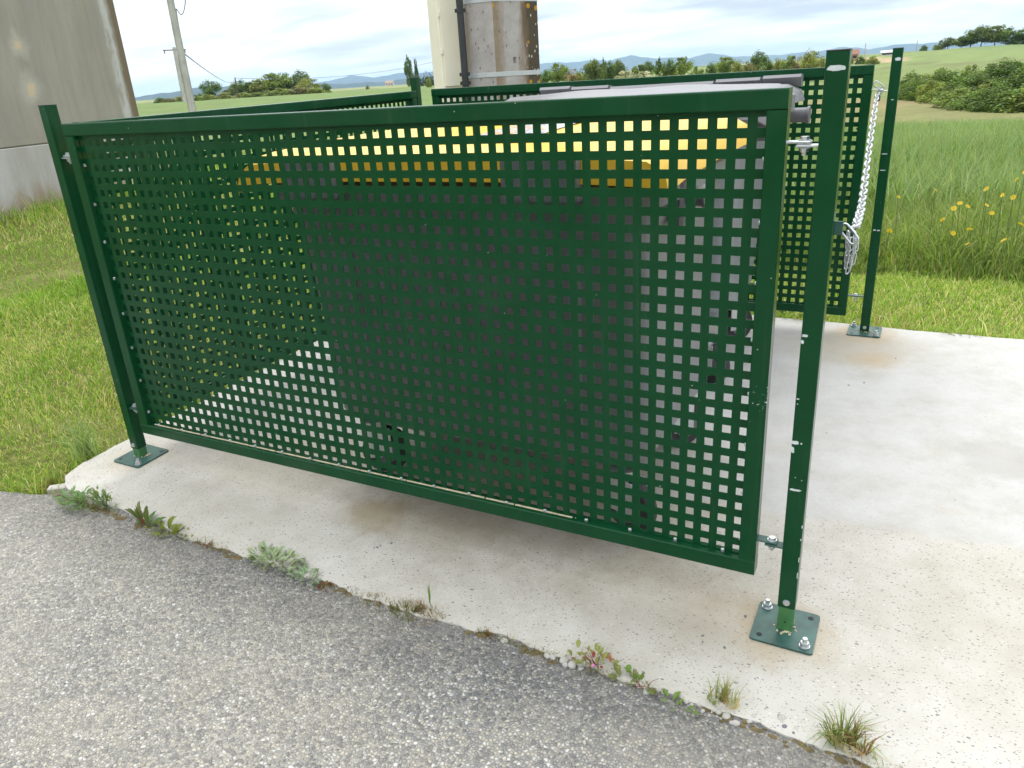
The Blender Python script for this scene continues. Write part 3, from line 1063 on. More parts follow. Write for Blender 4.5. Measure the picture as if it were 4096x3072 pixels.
def chip(parent, c, u, v, nrm, su, sv, seed, name='paint_chip'):
    """ragged flake of bare primer where the paint has gone"""
    rg = random.Random(seed)
    u, v, nrm, c = Vector(u), Vector(v), Vector(nrm), Vector(c)
    k = 18
    top, bot = [], []
    for i in range(k):
        a = 2 * math.pi * i / k
        q = 0.8 + 0.35 * rg.random()
        ca, sa = math.cos(a), math.sin(a)
        pu = math.copysign(abs(ca) ** 0.6, ca) * su * q
        pv = math.copysign(abs(sa) ** 0.75, sa) * sv * q
        p = c + u * pu + v * pv
        top.append(p + nrm * 0.0005)
        bot.append(p - nrm * 0.0005)
    mb = MB().ring_loft([bot, top])
    return mb.build(name, PRIMER, parent)


X_, Y_, Zv = Vector((1, 0, 0)), Vector((0, 1, 0)), Vector((0, 0, 1))
fy = -0.0205
for q, (x, z, a, b_) in enumerate(((2.288, 1.272, 0.0150, 0.0050), (2.276, 0.752, 0.006, 0.003), (2.272, 0.738, 0.003, 0.004), (2.276, 0.502, 0.0075, 0.0045), (2.272, 0.483, 0.0035, 0.008), (2.289, 0.501, 0.0018, 0.002),
                                   (2.2735, 0.607, 0.003, 0.0016), (2.2735, 0.595, 0.0015, 0.001), (2.2855, 0.383, 0.0125, 0.0028), (2.297, 0.41, 0.001, 0.001), (2.283, 0.415, 0.0012, 0.0008), (2.3075, 0.29, 0.001, 0.004), (2.3075, 0.255, 0.001, 0.003), (2.3075, 0.20, 0.001, 0.007), (2.3075, 0.155, 0.001, 0.009))):
    chip(POST_FR, (x, fy, z), X_, Zv, -Y_, a, b_, q)
for q, (x, z, a, b_) in enumerate(((2.291, 1.281, 0.0115, 0.0065), (2.284, 0.895, 0.012, 0.0018), (2.283, 0.825, 0.013, 0.0018), (2.279, 0.559, 0.006, 0.003), (2.296, 0.558, 0.007, 0.003), (2.288, 1.12, 0.005, 0.002))):
    chip(POST_BR, (x, 2.2015, z), X_, Zv, -Y_, a, b_, 40 + q)
# scuffs low on the right stile of the long panel
FP = [o for o in bpy.data.objects if o.name == 'perforated_fence'][0]
rg = random.Random(12)
mb = MB()
for i in range(24):
    t = rg.random()
    x = 2.2095 - 0.036 * (rg.random() ** 1.8)
    z = 0.60 + rg.gauss(0, 0.022) - 0.01 * (2.2095 - x) / 0.04
    s_ = 0.0003 + 0.0007 * rg.random() ** 2
    mb.box((x - s_, -0.0205, z - s_), (x + s_ * 1.6, -0.0199, z + s_), 0.0001)
ob = lpart(mb, 'paint_scuffs', PRIMER, None)
adopt(ob, FP)
tag(ob, kind='stuff')

# ================================================================== CHAIN
# steel tab on the front right post
mb = MB().box((2.296, 0.0208, 0.957), (2.3245, 0.0258, 0.985), 0.001)
mb.build('chain_tab', PLATE, POST_FR)


def chain_link_mesh():
    L, W, r = 0.057, 0.0245, 0.0028
    a, c = (L - W) / 2, W / 2 - r
    path = []
    for i in range(9):
        t = -math.pi / 2 + math.pi * i / 8
        path.append((a + c * math.cos(t), c * math.sin(t), 0))
    for i in range(9):
        t = math.pi / 2 + math.pi * i / 8
        path.append((-a + c * math.cos(t), c * math.sin(t), 0))
    me = MB().tube(path, r, 7, closed=True).mesh('chain_link', 180)
    me.materials.append(ZINC)
    return me


LINK = chain_link_mesh()
CH = empty('chain', (2.33, 0.03, 0.97), 'galvanised steel chain slung from the back right hinge to the front right post', 'chain')


def place_links(path, pitch, start_roll=0.6, scale=1.0):
    pts = [Vector(p) for p in path]
    # resample
    cum = [0]
    for a, b in zip(pts, pts[1:]):
        cum.append(cum[-1] + (b - a).length)
    k = int(cum[-1] / pitch)
    for i in range(k):
        s = (i + 0.5) * pitch
        j = max(q for q in range(len(cum)) if cum[q] <= s)
        j = min(j, len(pts) - 2)
        t = (s - cum[j]) / max(1e-6, cum[j + 1] - cum[j])
        p = pts[j].lerp(pts[j + 1], t)
        d_ = (pts[j + 1] - pts[j]).normalized()
        ref = Vector((1, 0, 0)) if abs(d_.x) < 0.8 else Vector((0, 0, 1))
        s1 = (ref - d_ * ref.dot(d_)).normalized()
        roll = start_roll + (math.pi / 2 if i % 2 else 0) + random.uniform(-0.15, 0.15)
        s2 = d_.cross(s1)
        yv = s1 * math.cos(roll) + s2 * math.sin(roll)
        zv = d_.cross(yv)
        mt_ = Matrix((d_, yv, zv)).transposed().to_4x4()
        mt_.translation = p
        o = bpy.data.objects.new('chain_link', LINK)
        COL.objects.link(o)
        o.parent = CH
        o.matrix_parent_inverse = Matrix.Translation(-CH.location)
        o.matrix_basis = mt_ @ Matrix.Scale(scale, 4)


def smooth_path(ctrl, k=14):
    out = []
    P = [Vector(p) for p in ctrl]
    P = [P[0]] + P + [P[-1]]
    for i in range(1, len(P) - 2):
        for j in range(k):
            t = j / k
            out.append(0.5 * ((2 * P[i]) + (P[i + 1] - P[i - 1]) * t + (2 * P[i - 1] - 5 * P[i] + 4 * P[i + 1] - P[i + 2]) * t * t + (-P[i - 1] + 3 * P[i] - 3 * P[i + 1] + P[i + 2]) * t ** 3))
    out.append(P[-2])
    return out


place_links(smooth_path([(2.228, 2.165, 1.150), (2.242, 1.9, 1.105), (2.258, 1.6, 1.045), (2.275, 1.3, 0.999), (2.293, 1.0, 0.960), (2.311, 0.7, 0.937), (2.328, 0.4, 0.938), (2.342, 0.1, 0.960)]), 0.0508)
# turns round the hinge
place_links(smooth_path([(2.215, 2.175, 1.175), (2.222, 2.168, 1.185), (2.234, 2.168, 1.178), (2.246, 2.172, 1.172), (2.262, 2.178, 1.170)]), 0.0508, 0.2)
# spare length gathered in the quick link and hanging down
for q, (xo, yo) in enumerate(((0.0, 0.0), (-0.0075, 0.006), (0.007, 0.004))):
    place_links(smooth_path([(2.340 + xo, 0.045 + yo, 0.955), (2.343 + xo, 0.040 + yo, 0.930), (2.342 + xo * 0.8, 0.040 + yo, 0.905), (2.340 + xo * 0.6, 0.040 + yo, 0.880)]), 0.0125 + 0.001 * q, 0.5 + 0.5 * q, 0.5)
# quick link
c0, ax = Vector((2.336, 0.036, 0.957)), Vector((0.58, -0.25, -0.60)).normalized()
sd_ = ax.cross(Vector((0.45, 0.85, -0.2))).normalized()
path = []
for i in range(11):
    t = -math.pi / 2 + math.pi * i / 10
    path.append(c0 + ax * (0.0145 + 0.0095 * math.cos(t)) + sd_ * (0.0095 * math.sin(t)))
for i in range(11):
    t = math.pi / 2 + math.pi * i / 10
    path.append(c0 + ax * (-0.0145 + 0.0095 * math.cos(t)) + sd_ * (0.0095 * math.sin(t)))
mb = MB().tube(path, 0.0026, 8, closed=True)
mb.cyl(c0 + sd_ * 0.0095 - ax * 0.008, c0 + sd_ * 0.0095 + ax * 0.008, 0.0041, 6)
mb.build('quick_link', ZINC, CH, 60)
mb = MB().box((2.231, 2.150, 1.118), (2.243, 2.162, 1.140), 0.003)
mb.build('clip', BLACKPVC, CH)

# ================================================================== WHEELED BINS
def caster(parent, x, y, zg, rz=0.4, r=0.085):
    mtx = Matrix.Translation((x, y, zg)) @ Matrix.Rotation(rz, 4, 'Z')
    P = lambda a, b, c: mtx @ Vector((a, b, c))
    k = MB().cyl(P(0, 0, r * 2 + 0.015), P(0, 0, r * 2 + 0.035), 0.045, 16)
    k.cyl(P(0, 0, r * 2 - 0.004), P(0, 0, r * 2 + 0.015), 0.034, 16)
    fork = k.build('caster', ZINC, parent, 40)
    for s in (-1, 1):
        mb = MB()
        mb.box((-0.028, s * 0.030 - 0.0025, r - 0.02), (0.055, s * 0.030 + 0.0025, r * 2 + 0.006), 0.001, mtx)
        mb.build('fork_plate', ZINC, fork)
    rings = []
    for (yy, rad) in ((-0.023, r * 0.80), (-0.023, r * 0.93), (-0.014, r), (0.014, r), (0.023, r * 0.93), (0.023, r * 0.80)):
        rings.append([P(0.03 + rad * math.cos(2 * math.pi * i / 28), yy, r + rad * math.sin(2 * math.pi * i / 28)) for i in range(28)])
    MB().ring_loft(rings).build('wheel', RUBBER, fork, 40)
    MB().cyl(P(0.03, -0.0285, r), P(0.03, 0.0285, r), r * 0.55, 20).build('wheel_hub', PLASTIC_DARK, fork, 40)
    return fork


def lid_mesh(x0, x1, y0, y1, zf, zb, crown, lip, nx=30, ny=16, ridge=0.0):
    mb = MB()
    top = []
    for j in range(ny + 1):
        row = []
        v = j / ny
        for i in range(nx + 1):
            u = i / nx
            X = x0 + (x1 - x0) * u
            Y = y0 + (y1 - y0) * v
            e_ = min(u, 1 - u) * (x1 - x0)
            ef = v * (y1 - y0)
            z = zf + (zb - zf) * (1 - (1 - v) ** 1.7)
            z += crown * (1 - abs(2 * u - 1) ** 3.2) * (0.55 + 0.45 * math.sin(math.pi * min(1, v * 1.1)))
            z -= 0.022 * max(0, 1 - e_ / 0.05) ** 2 + 0.018 * max(0, 1 - ef / 0.05) ** 2
            if ridge:
                z += ridge * math.exp(-((v - 0.62) / 0.05) ** 2)
            # soft pressed ribs
            z += 0.004 * (0.5 + 0.5 * math.cos(u * 6 * math.pi)) * (0.1 < v < 0.9)
            row.append((X, Y, z))
        top.append(row)
    vs = [p for r_ in top for p in r_]
    W_ = nx + 1
    fs = [(j * W_ + i, j * W_ + i + 1, (j + 1) * W_ + i + 1, (j + 1) * W_ + i) for j in range(ny) for i in range(nx)]
    ring = [i for i in range(W_)] + [j * W_ + nx for j in range(1, ny + 1)] + [ny * W_ + i for i in range(nx - 1, -1, -1)] + [j * W_ for j in range(ny - 1, 0, -1)]
    k = len(vs)
    L = len(ring)
    ccx, ccy = (x0 + x1) / 2, (y0 + y1) / 2
    for q in ring:
        p = vs[q]
        f = 1.022
        vs.append((ccx + (p[0] - ccx) * f, ccy + (p[1] - ccy) * f, p[2] - lip))
    for q in ring:
        p = vs[q]
        f = 1.003
        vs.append((ccx + (p[0] - ccx) * f, ccy + (p[1] - ccy) * f, p[2] - lip))
    for i in range(L):
        a, b = ring[i], ring[(i + 1) % L]
        fs.append((a, b, k + (i + 1) % L, k + i))
        fs.append((k + i, k + (i + 1) % L, k + L + (i + 1) % L, k + L + i))
    fs.append(tuple(k + L + i for i in range(L)))
    mb.add(vs, fs)
    return mb


def wheeled_bin(name, label, bx0, bx1, tx0, tx1, y0, y1, zb, zr, lid, lidcol, castz, tl=0.055, bodym=None):
    bodym = bodym or PLASTIC_GREY
    e = empty(name, ((tx0 + tx1) / 2, (y0 + y1) / 2, castz), label, 'wheelie bin')
    ins = 0.055
    secs = [(zb, bx0 + 0.05, bx1 - 0.03, y0 + ins + 0.04, y1 - ins - 0.03, 0.05), (zb + 0.05, bx0, bx1, y0 + ins, y1 - ins, 0.07),
            (zr - 0.13, tx0 + 0.02, tx1 - 0.02, y0 + 0.012, y1 - 0.012, 0.085), (zr - 0.10, tx0, tx1, y0, y1, 0.085), (zr - 0.04, tx0, tx1, y0, y1, 0.085)]
    MB().ring_loft([rrect(a, b, c, d_, r, z, 7) for (z, a, b, c, d_, r) in secs]).build('body', bodym, e, 35)
    # pressed vertical ribs on the front and the right side
    for t in (0.18, 0.82):
        mb = MB()
        xb, xt = bx0 + (bx1 - bx0) * t, tx0 + (tx1 - tx0) * t
        mb.add([(xb - 0.02, y0 + ins + 0.01, zb + 0.06), (xb + 0.02, y0 + ins + 0.01, zb + 0.06), (xt + 0.024, y0 + 0.02, zr - 0.14), (xt - 0.024, y0 + 0.02, zr - 0.14),
                (xb - 0.012, y0 + ins - 0.008, zb + 0.07), (xb + 0.012, y0 + ins - 0.008, zb + 0.07), (xt + 0.016, y0 + 0.003, zr - 0.15), (xt - 0.016, y0 + 0.003, zr - 0.15)],
               [(4, 5, 6, 7), (0, 1, 5, 4), (1, 2, 6, 5), (2, 3, 7, 6), (3, 0, 4, 7), (0, 3, 2, 1)])
        mb.build('rib', bodym, e)
    # rim
    o, t = 0.032, 0.028
    MB().ring_loft([rrect(tx0 - o, tx1 + o, y0 - o, y1 + o, 0.09, zr - 0.055, 7), rrect(tx0 - o, tx1 + o, y0 - o, y1 + o, 0.09, zr - 0.01, 7),
                    rrect(tx0 - o + 0.02, tx1 + o - 0.02, y0 - o + 0.02, y1 + o - 0.02, 0.08, zr + 0.004, 7)]).build('rim', bodym, e, 35)
    lm = lid_mesh(*lid).build('lid', lidcol, e, 50)
    # trunnions for the lifter and side brackets
    for s, xx in ((-1, tx0 - o), (1, tx1 + o)):
        yy = y0 + 0.16
        mb = MB().cyl((xx - s * 0.02, yy, zr - 0.055), (xx + s * tl, yy, zr - 0.055), 0.026, 16)
        mb.cyl((xx + s * (tl - 0.007), yy, zr - 0.055), (xx + s * (tl + 0.001), yy, zr - 0.055), 0.031, 16)
        mb.build('trunnion', PLASTIC_DARK, e, 40)
        lo, hi = sorted((xx - s * 0.03, xx + s * 0.008))
        MB().box((lo, yy - 0.05, zr - 0.14), (hi + (tl - 0.055) * 0.6 * (s > 0), yy + 0.05, zr - 0.012), 0.008).build('bracket', PLASTIC_DARK, e)
    for (cx, cy, a) in ((bx0 + 0.13, y0 + 0.10, 0.5), (bx1 - 0.08, y0 + 0.10, -0.35), (bx0 + 0.075, y1 - 0.12, 1.2), (bx1 - 0.08, y1 - 0.12, 0.9)):
        caster(e, cx, cy, plane_z(cx, cy) + 0.002, a)
    return e, lm


BA, LA = wheeled_bin('wheelie_bin', 'grey wheeled bin with a yellow lid, close behind the long front panel', 0.71, 1.85, 0.665, 1.885, 0.165, 0.93, 0.195, 1.04,
                     (0.575, 1.93, 0.105, 0.985, 1.110, 1.136, 0.026, 0.058), PLASTIC_YEL, 0.0)
# grey grip plates over the front edge of the yellow lid
for (a, b) in ((0.785, 0.968), (1.515, 1.722)):
    mb = MB().ring_loft([[(x, y, z) for (x, y) in ((a, 0.076), (b, 0.076), (b, 0.150), (a, 0.150))] for z in (1.004, 1.020, 1.096, 1.104)])
    mb.build('grip_plate', PLASTIC_GREY, LA)
# glossy creased sticker on the yellow lid
mt, n = material('sticker_print')
P = n.obj()
c_ = n.ramp(n.noise(n.mapping(P, (6, 2, 1)), 5, 4, 0.6), [(0.40, (0.62, 0.62, 0.63)), (0.47, (0.36, 0.36, 0.37)), (0.52, (0.68, 0.66, 0.62)), (0.60, (0.72, 0.35, 0.06)), (0.66, (0.70, 0.70, 0.70))])
n.out(n.principled(c_, 0.22, n.bump(n.noise(P, 14, 3, 0.6), 0.8, 0.02), spec=0.6))
STICK = mt
lids = lid_mesh(0.575, 1.93, 0.105, 0.985, 1.110, 1.136, 0.026, 0.058)
gv = lids.v[:31 * 17]
vs = []
for j in range(4, 14):
    for i in range(16, 22):
        p = gv[j * 31 + i]
        vs.append((p[0], p[1], p[2] + 0.002 + 0.002 * random.random()))
mb = MB()
mb.add(vs, [(j * 6 + i, j * 6 + i + 1, (j + 1) * 6 + i + 1, (j + 1) * 6 + i) for j in range(9) for i in range(5)])
mb.build('lid_sticker', STICK, LA, 60)

BB, LB = wheeled_bin('wheelie_bin', 'grey wheeled bin with a grey lid, standing farther back against the back panel', 0.78, 1.80, 0.66, 1.865, 1.31, 2.02, 0.31, 1.165,
                     (0.62, 1.935, 1.27, 2.06, 1.170, 1.205, 0.020, 0.045, 30, 16, 0.012), PLASTIC_GREY, 0.05, 0.155, PLASTIC_LIT)
# hinge bar along the back of the grey lid, in sections
for (a, b, h) in ((0.70, 0.862, 1.252), (0.872, 1.062, 1.246), (1.072, 1.562, 1.238), (1.574, 1.766, 1.243), (1.778, 1.935, 1.247)):
    mb = MB().ring_loft([[(x, y, z) for (y, z) in ((2.04, 1.195), (2.00, h - 0.012), (2.012, h), (2.07, h - 0.004), (2.08, 1.195))] for x in (a, b)])
    mb.build('hinge_section', PLASTIC_GREY, LB)
MB().box((1.936, 1.36, 1.125), (2.005, 1.43, 1.190), 0.006).build('side_bracket', PLASTIC_GREY, LB)

# ================================================================== PYLON WITH CABINET
def on_ray(az, r):
    a = math.radians(az)
    return Vector((CAM.x + r * math.sin(a), CAM.y + r * math.cos(a), 0))


def build_pylon():
    c_mid = on_ray(-28.85, 5.5)
    c_l = on_ray(-30.81, 5.60)
    c_r = on_ray(-25.78, 5.70)
    c_b = c_l + c_r - c_mid
    z0 = float(terrain(c_mid.x, c_mid.y)) - 0.2
    ctr = (c_l + c_r) / 2
    e = empty('concrete_pylon', (ctr.x, ctr.y, z0), 'thick square concrete pylon stained brown and black, behind the back panel', 'pylon')
    def cor(p, z, k=0.0):
        q = ctr + (p - ctr) * (1 - k)
        return Vector((q.x, q.y, z))
    # shaft with a square climbing hole in the weather face
    ztop = 9.0
    tp = lambda z: 0.035 * (z - 1.5) / 4
    verts, faces, cols = [], [], []
    def quad(pts, c4):
        k = len(verts)
        verts.extend(pts)
        faces.append((k, k + 1, k + 2, k + 3))
        cols.extend(c4)
    C = lambda p, z: cor(p, z, tp(z))
    zs = [z0, 1.0, 1.405, 1.445, 2.0, 4.0, ztop]
    us = [0, 0.40, 0.475, 1.0]
    for a in range(len(zs) - 1):
        za, zb = zs[a], zs[a + 1]
        for (p, q, wf) in ((c_l, c_mid, 0), (c_r, c_b, 0.6), (c_b, c_l, 0.6)):
            quad([C(p, za), C(q, za), C(q, zb), C(p, zb)], [(0, wf, 0), (1, wf, 0), (1, wf, 0), (0, wf, 0)])
        for i in range(3):
            u0, u1 = us[i], us[i + 1]
            f0 = lambda u, z: C(c_mid, z).lerp(C(c_r, z), u)
            if a == 2 and i == 1:
                inn = (C(c_b, za) - C(c_r, za)).normalized() * 0.07
                o4 = [f0(u0, za), f0(u1, za), f0(u1, zb), f0(u0, zb)]
                i4 = [p + inn for p in o4]
                for s in range(4):
                    quad([o4[s], o4[(s + 1) % 4], i4[(s + 1) % 4], i4[s]], [(0.45, 1, 0)] * 4)
                quad(i4, [(0.45, 1, 0)] * 4)
            else:
                quad([f0(u0, za), f0(u1, za), f0(u1, zb), f0(u0, zb)], [(u0, 1, 0), (u1, 1, 0), (u1, 1, 0), (u0, 1, 0)])
    quad([C(c_l, ztop), C(c_mid, ztop), C(c_r, ztop), C(c_b, ztop)], [(0.5, 0, 0)] * 4)
    me = bpy.data.meshes.new('shaft')
    me.from_pydata(verts, [], faces)
    at = me.color_attributes.new('side', 'FLOAT_COLOR', 'POINT')
    at.data.foreach_set('color', np.array([(*c, 1) for c in cols], np.float32).ravel())
    bm = bmesh.new(); bm.from_mesh(me); bmesh.ops.recalc_face_normals(bm, faces=bm.faces); bm.to_mesh(me); bm.free()
    link_mesh('shaft', me, PYLON, e)
    for zb in (1.327, 1.785):
        rings = []
        for (off, z) in ((0.001, zb), (0.004, zb + 0.001), (0.004, zb + 0.029), (0.001, zb + 0.030)):
            ring = []
            for p in (c_l, c_mid, c_r, c_b):
                q = cor(p, z, tp(z))
                d_ = Vector((q.x - ctr.x, q.y - ctr.y, 0)).normalized()
                ring.append(q + d_ * off * 1.4)
            rings.append(ring)
        MB().ring_loft(rings).build('steel_band', BANDM, e)
    # black conduit clipped to the left corner
    cc = on_ray(-31.05, 5.54)
    cd = empty('cable_conduit', (cc.x, cc.y, z0), 'black plastic cable conduit running up between the cream cabinet and the pylon', 'conduit')
    MB().cyl((cc.x, cc.y, z0), (cc.x, cc.y, 4.2), 0.0235, 16).build('pipe', BLACKPVC, cd, 60)
    for z in (1.30, 1.355, 1.745):
        mt_ = Matrix.Translation((cc.x, cc.y, z)) @ Matrix.Rotation(0.5, 4, 'Z')
        mb = MB()
        mb.cyl((cc.x, cc.y, z - 0.011), (cc.x, cc.y, z + 0.011), 0.029, 16)
        mb.box((-0.036, -0.008, -0.011), (0.036, 0.008, 0.011), 0.001, mt_)
        mb.build('clamp', BLACKPVC, cd)
    # cream service cabinet
    k0, k1 = on_ray(-32.62, 5.60), on_ray(-30.95, 5.66)
    d_ = (k1 - k0).normalized()
    nrm = Vector((d_.y, -d_.x, 0))
    if nrm.dot(CAM - k0) < 0:
        nrm = -nrm
    W_ = (k1 - k0).length
    mt_ = Matrix((d_, -nrm, Vector((0, 0, 1)))).transposed().to_4x4()
    mt_.translation = Vector((k0.x, k0.y, 0))
    cb = empty('service_cabinet', ((k0.x + k1.x) / 2, (k0.y + k1.y) / 2, z0), 'cream plastic service cabinet fixed to the left of the pylon', 'cabinet')
    MB().box((0, 0.006, 1.255), (W_, 0.20, 2.35), 0.006, mt_).build('housing', CREAM, cb)
    MB().box((0.016, -0.006, 1.285), (W_ - 0.004, 0.0055, 2.335), 0.003, mt_).build('door', CREAM, cb)
    for z in (1.505, 1.735):
        mb = MB().cyl(mt_ @ Vector((0.010, -0.004, z - 0.014)), mt_ @ Vector((0.010, -0.004, z + 0.014)), 0.008, 10)
        mb.build('hinge', CREAM, cb, 40)
    MB().box((0.03, 0.02, z0), (W_ - 0.02, 0.18, 1.2545), 0.004, mt_).build('plinth', CREAM, cb)
    MB().box((0.022, 0.004, 1.238), (W_ + 0.01, 0.03, 1.2543), 0.003, mt_).build('ledge', CREAM, cb)


build_pylon()

# ================================================================== HUT ON THE LEFT
def build_hut():
    corner = Vector((-7.51, 5.93, 0))
    wd = Vector((0.325, -0.946, 0)).normalized()        # along the wall towards the road
    back = Vector((-wd.y, wd.x, 0)) * -1
    if back.dot(Vector((-1, 0, 0))) < 0:
        back = -back
    z0 = 0.13
    e = empty('concrete_hut', corner + Vector((0, 0, z0)), 'tall blank hut with stained grey-brown rendered walls, on the lawn at left', 'building')
    mt_ = Matrix((wd, back, Vector((0, 0, 1)))).transposed().to_4x4()
    def local(mb, name, mat):
        o = link_mesh(name, mb.mesh(name), mat, e, world=False)
        o.matrix_local = mt_
        return o
    L, D_, H = 4.2, 4.0, 6.2
    local(MB().box((0.0, 0.0, 0.805), (L, D_, H), 0.012), 'wall', HUT)
    local(MB().box((-0.004, -0.004, -0.4), (L + 0.004, D_, 0.8), 0.008), 'plinth', HUT)
    local(MB().box((-0.15, -0.15, H), (L + 0.15, D_ + 0.15, H + 0.18), 0.01), 'roof_slab', POLEM)
    local(MB().box((0.02, 0.02, 0.75), (L - 0.02, D_ - 0.02, 0.83), 0.0), 'joint', WIREM)


build_hut()

# ================================================================== SLIM POLES AND WIRES
def slim_pole(az, r, ztop, w0, w1, label, arm=None, base=None, mat=POLEM, name='utility_pole'):
    p = on_ray(az, r)
    z0 = float(terrain(p.x, p.y)) if base is None else base
    e = empty(name, (p.x, p.y, z0), label, 'utility pole')
    rings = []
    for z, w_ in ((z0 - 0.4, w0), (ztop, w1)):
        ring = []
        for (sx, sy) in ((-1, -1), (1, -1), (1, 1), (-1, 1)):
            c = 0.25
            for (kx, ky) in (((1 - c), 1), (1, (1 - c))) if sx * sy > 0 else ((1, (1 - c)), ((1 - c), 1)):
                ring.append((p.x + sx * kx * w_ / 2, p.y + sy * ky * w_ / 2, z))
        rings.append(ring)
    MB().ring_loft(rings).build('shaft', mat, e)
    if arm:
        za, hw, dirn = arm
        d_ = Vector((math.cos(dirn), math.sin(dirn), 0))
        q = Vector((p.x, p.y, za))
        mb = MB().tube([q - d_ * hw, q + d_ * hw], 0.05, 6)
        mb.build('cross_arm', WIREM, e)
        for s in (-1, 1):
            t_ = q + d_ * hw * 0.9 * s
            MB().cyl(t_, t_ + Vector((0, 0, -0.35)), 0.07, 8, 0.05).build('insulator', PLASTIC_GREY, e)
    return e, Vector((p.x, p.y, ztop))


POLE_AZ = -49.58
E1, T1 = slim_pole(POLE_AZ, 30.0, 9.2, 0.215, 0.14, 'pale concrete utility pole, the taller of the two standing together in the field', base=0.5)
E2, T2 = slim_pole(-49.93, 92.0, 6.75, 0.40, 0.26, 'concrete utility pole with a cross arm, shorter and just left of the tall pole', arm=(6.5, 1.1, math.radians(52)))
E3, T3 = slim_pole(-46.55, 190.0, 6.0, 0.30, 0.2, 'thin grey pole rising out of the tree clump in the field', mat=BARK)
E4, T4 = slim_pole(-32.6, 210.0, 8.2, 0.34, 0.22, 'small far utility pole with a cross arm, left of the cream cabinet', arm=(7.9, 1.1, math.radians(33)), mat=POLEM)
E5, T5 = slim_pole(-4.5, 230.0, 5.6, 0.3, 0.2, 'thin pole on the far hill, just right of the front post', mat=POLEM)
E6, T6 = slim_pole(-1.57, 262.0, 5.9, 0.3, 0.2, 'thin pole on the hill crest, just right of the back right post', mat=POLEM)


def wire(a, b, sag, label, r=0.012):
    pts = [Vector(a).lerp(Vector(b), t / 24) - Vector((0, 0, sag * 4 * (t / 24) * (1 - t / 24))) for t in range(25)]
    o = MB().tube(pts, r, 5).build('overhead_wire', WIREM)
    return tag(o, label, 'wire')


q1 = on_ray(POLE_AZ, 30.0)
wire((q1.x, q1.y, 2.95), T3 + Vector((0, 0, -0.2)), 0.9, 'dark overhead wire sloping right from the tall pole to the tree clump', 0.02)
wire(T3 + Vector((0, 0, -0.1)), T4 + Vector((0, 0, -0.4)), 1.6, 'far overhead wire running from the tree clump to the small pole', 0.035)
# drip loop of cable at the tall pole
pp = Vector((q1.x, q1.y, 0))
side = Vector((math.cos(math.radians(60)), math.sin(math.radians(60)), 0))
loop = [pp + side * a + Vector((0, 0, z)) for (a, z) in ((0.10, 3.4), (0.12, 4.1), (0.14, 4.22), (0.25, 4.05), (0.38, 4.2), (0.50, 4.6), (0.55, 5.2))]
MB().tube(smooth_path(loop, 6), 0.014, 5).build('cable_loop', WIREM, E1)

# ================================================================== GRASS
def blades(name, P, H, W, lean, cols, tipc=None, label=None, cat=None, kind='stuff', seed=1, curl=0.5):
    """one mesh of tapered, bent blades; P (N,3) roots"""
    rs = np.random.default_rng(seed)
    N = len(P)
    a = rs.random(N) * 2 * np.pi
    f = rs.random(N) * 2 * np.pi
    sd_ = np.stack([np.cos(a), np.sin(a), np.zeros(N)], -1)
    ld = np.stack([np.cos(f), np.sin(f), np.zeros(N)], -1)
    up = np.array([0, 0, 1.0])
    H = H[:, None]
    W = W[:, None]
    lean = lean[:, None]
    mid = P + up * H * 0.55 * np.sqrt(np.clip(1 - (lean * 0.5) ** 2, 0.05, 1)) + ld * H * lean * 0.32
    tip = P + up * H * np.sqrt(np.clip(1 - lean ** 2 * 0.9, 0.03, 1)) + ld * H * lean * (0.75 + curl * 0.4)
    co = np.stack([P - sd_ * W / 2, P + sd_ * W / 2, mid + sd_ * W * 0.42, mid - sd_ * W * 0.42, tip], 1).reshape(-1, 3)
    b = np.arange(N) * 5
    loops = np.stack([b, b + 1, b + 2, b + 3, b + 3, b + 2, b + 4], -1).ravel()
    sizes = np.tile([4, 3], N)
    c = np.repeat(cols, 5, 0).reshape(N, 5, 3)
    if tipc is not None:
        c[:, 4] = c[:, 4] * 0.4 + tipc * 0.6
    me = arrays_mesh(name, co, loops, sizes, c.reshape(-1, 3), GRASS)
    o = link_mesh(name, me)
    return tag(o, label, cat, None, kind)


def vnoise(x, y, s, seed):
    rs = np.random.default_rng(seed)
    out = np.zeros_like(x)
    for k in range(5):
        a, ph = rs.random() * 6.28, rs.random() * 6.28
        fr = s * (0.6 + 1.3 * rs.random())
        out += np.sin((x * math.cos(a) + y * math.sin(a)) * fr + ph)
    return out / 5


def scatter(n_, x0, x1, y0, y1, keep, seed):
    rs = np.random.default_rng(seed)
    x = x0 + (x1 - x0) * rs.random(n_)
    y = y0 + (y1 - y0) * rs.random(n_)
    k = keep(x, y)
    return x[k], y[k]


def palette(n_, cols, weights, seed, jit=0.18):
    rs = np.random.default_rng(seed)
    w_ = np.array(weights, float)
    if w_.ndim == 1:
        idx = rs.choice(len(cols), n_, p=w_ / w_.sum())
    else:
        cw = np.cumsum(w_ / w_.sum(1, keepdims=True), 1)
        idx = (rs.random(n_)[:, None] > cw).sum(1).clip(0, len(cols) - 1)
    c = np.array(cols)[idx]
    return c * (1 + (rs.random((n_, 1)) - 0.5) * 2 * jit) * (1 + (rs.random((n_, 3)) - 0.5) * 0.12)


ROAD_EDGE = lambda x: np.interp(x, [-40, -4, -1.0, -0.42, -0.2], [-10.4, -1.32, -0.545, -0.385, -0.318])
LAWN_COLS = [(0.185, 0.335, 0.045), (0.265, 0.415, 0.065), (0.36, 0.465, 0.115), (0.52, 0.49, 0.20), (0.66, 0.60, 0.35), (0.14, 0.25, 0.035)]


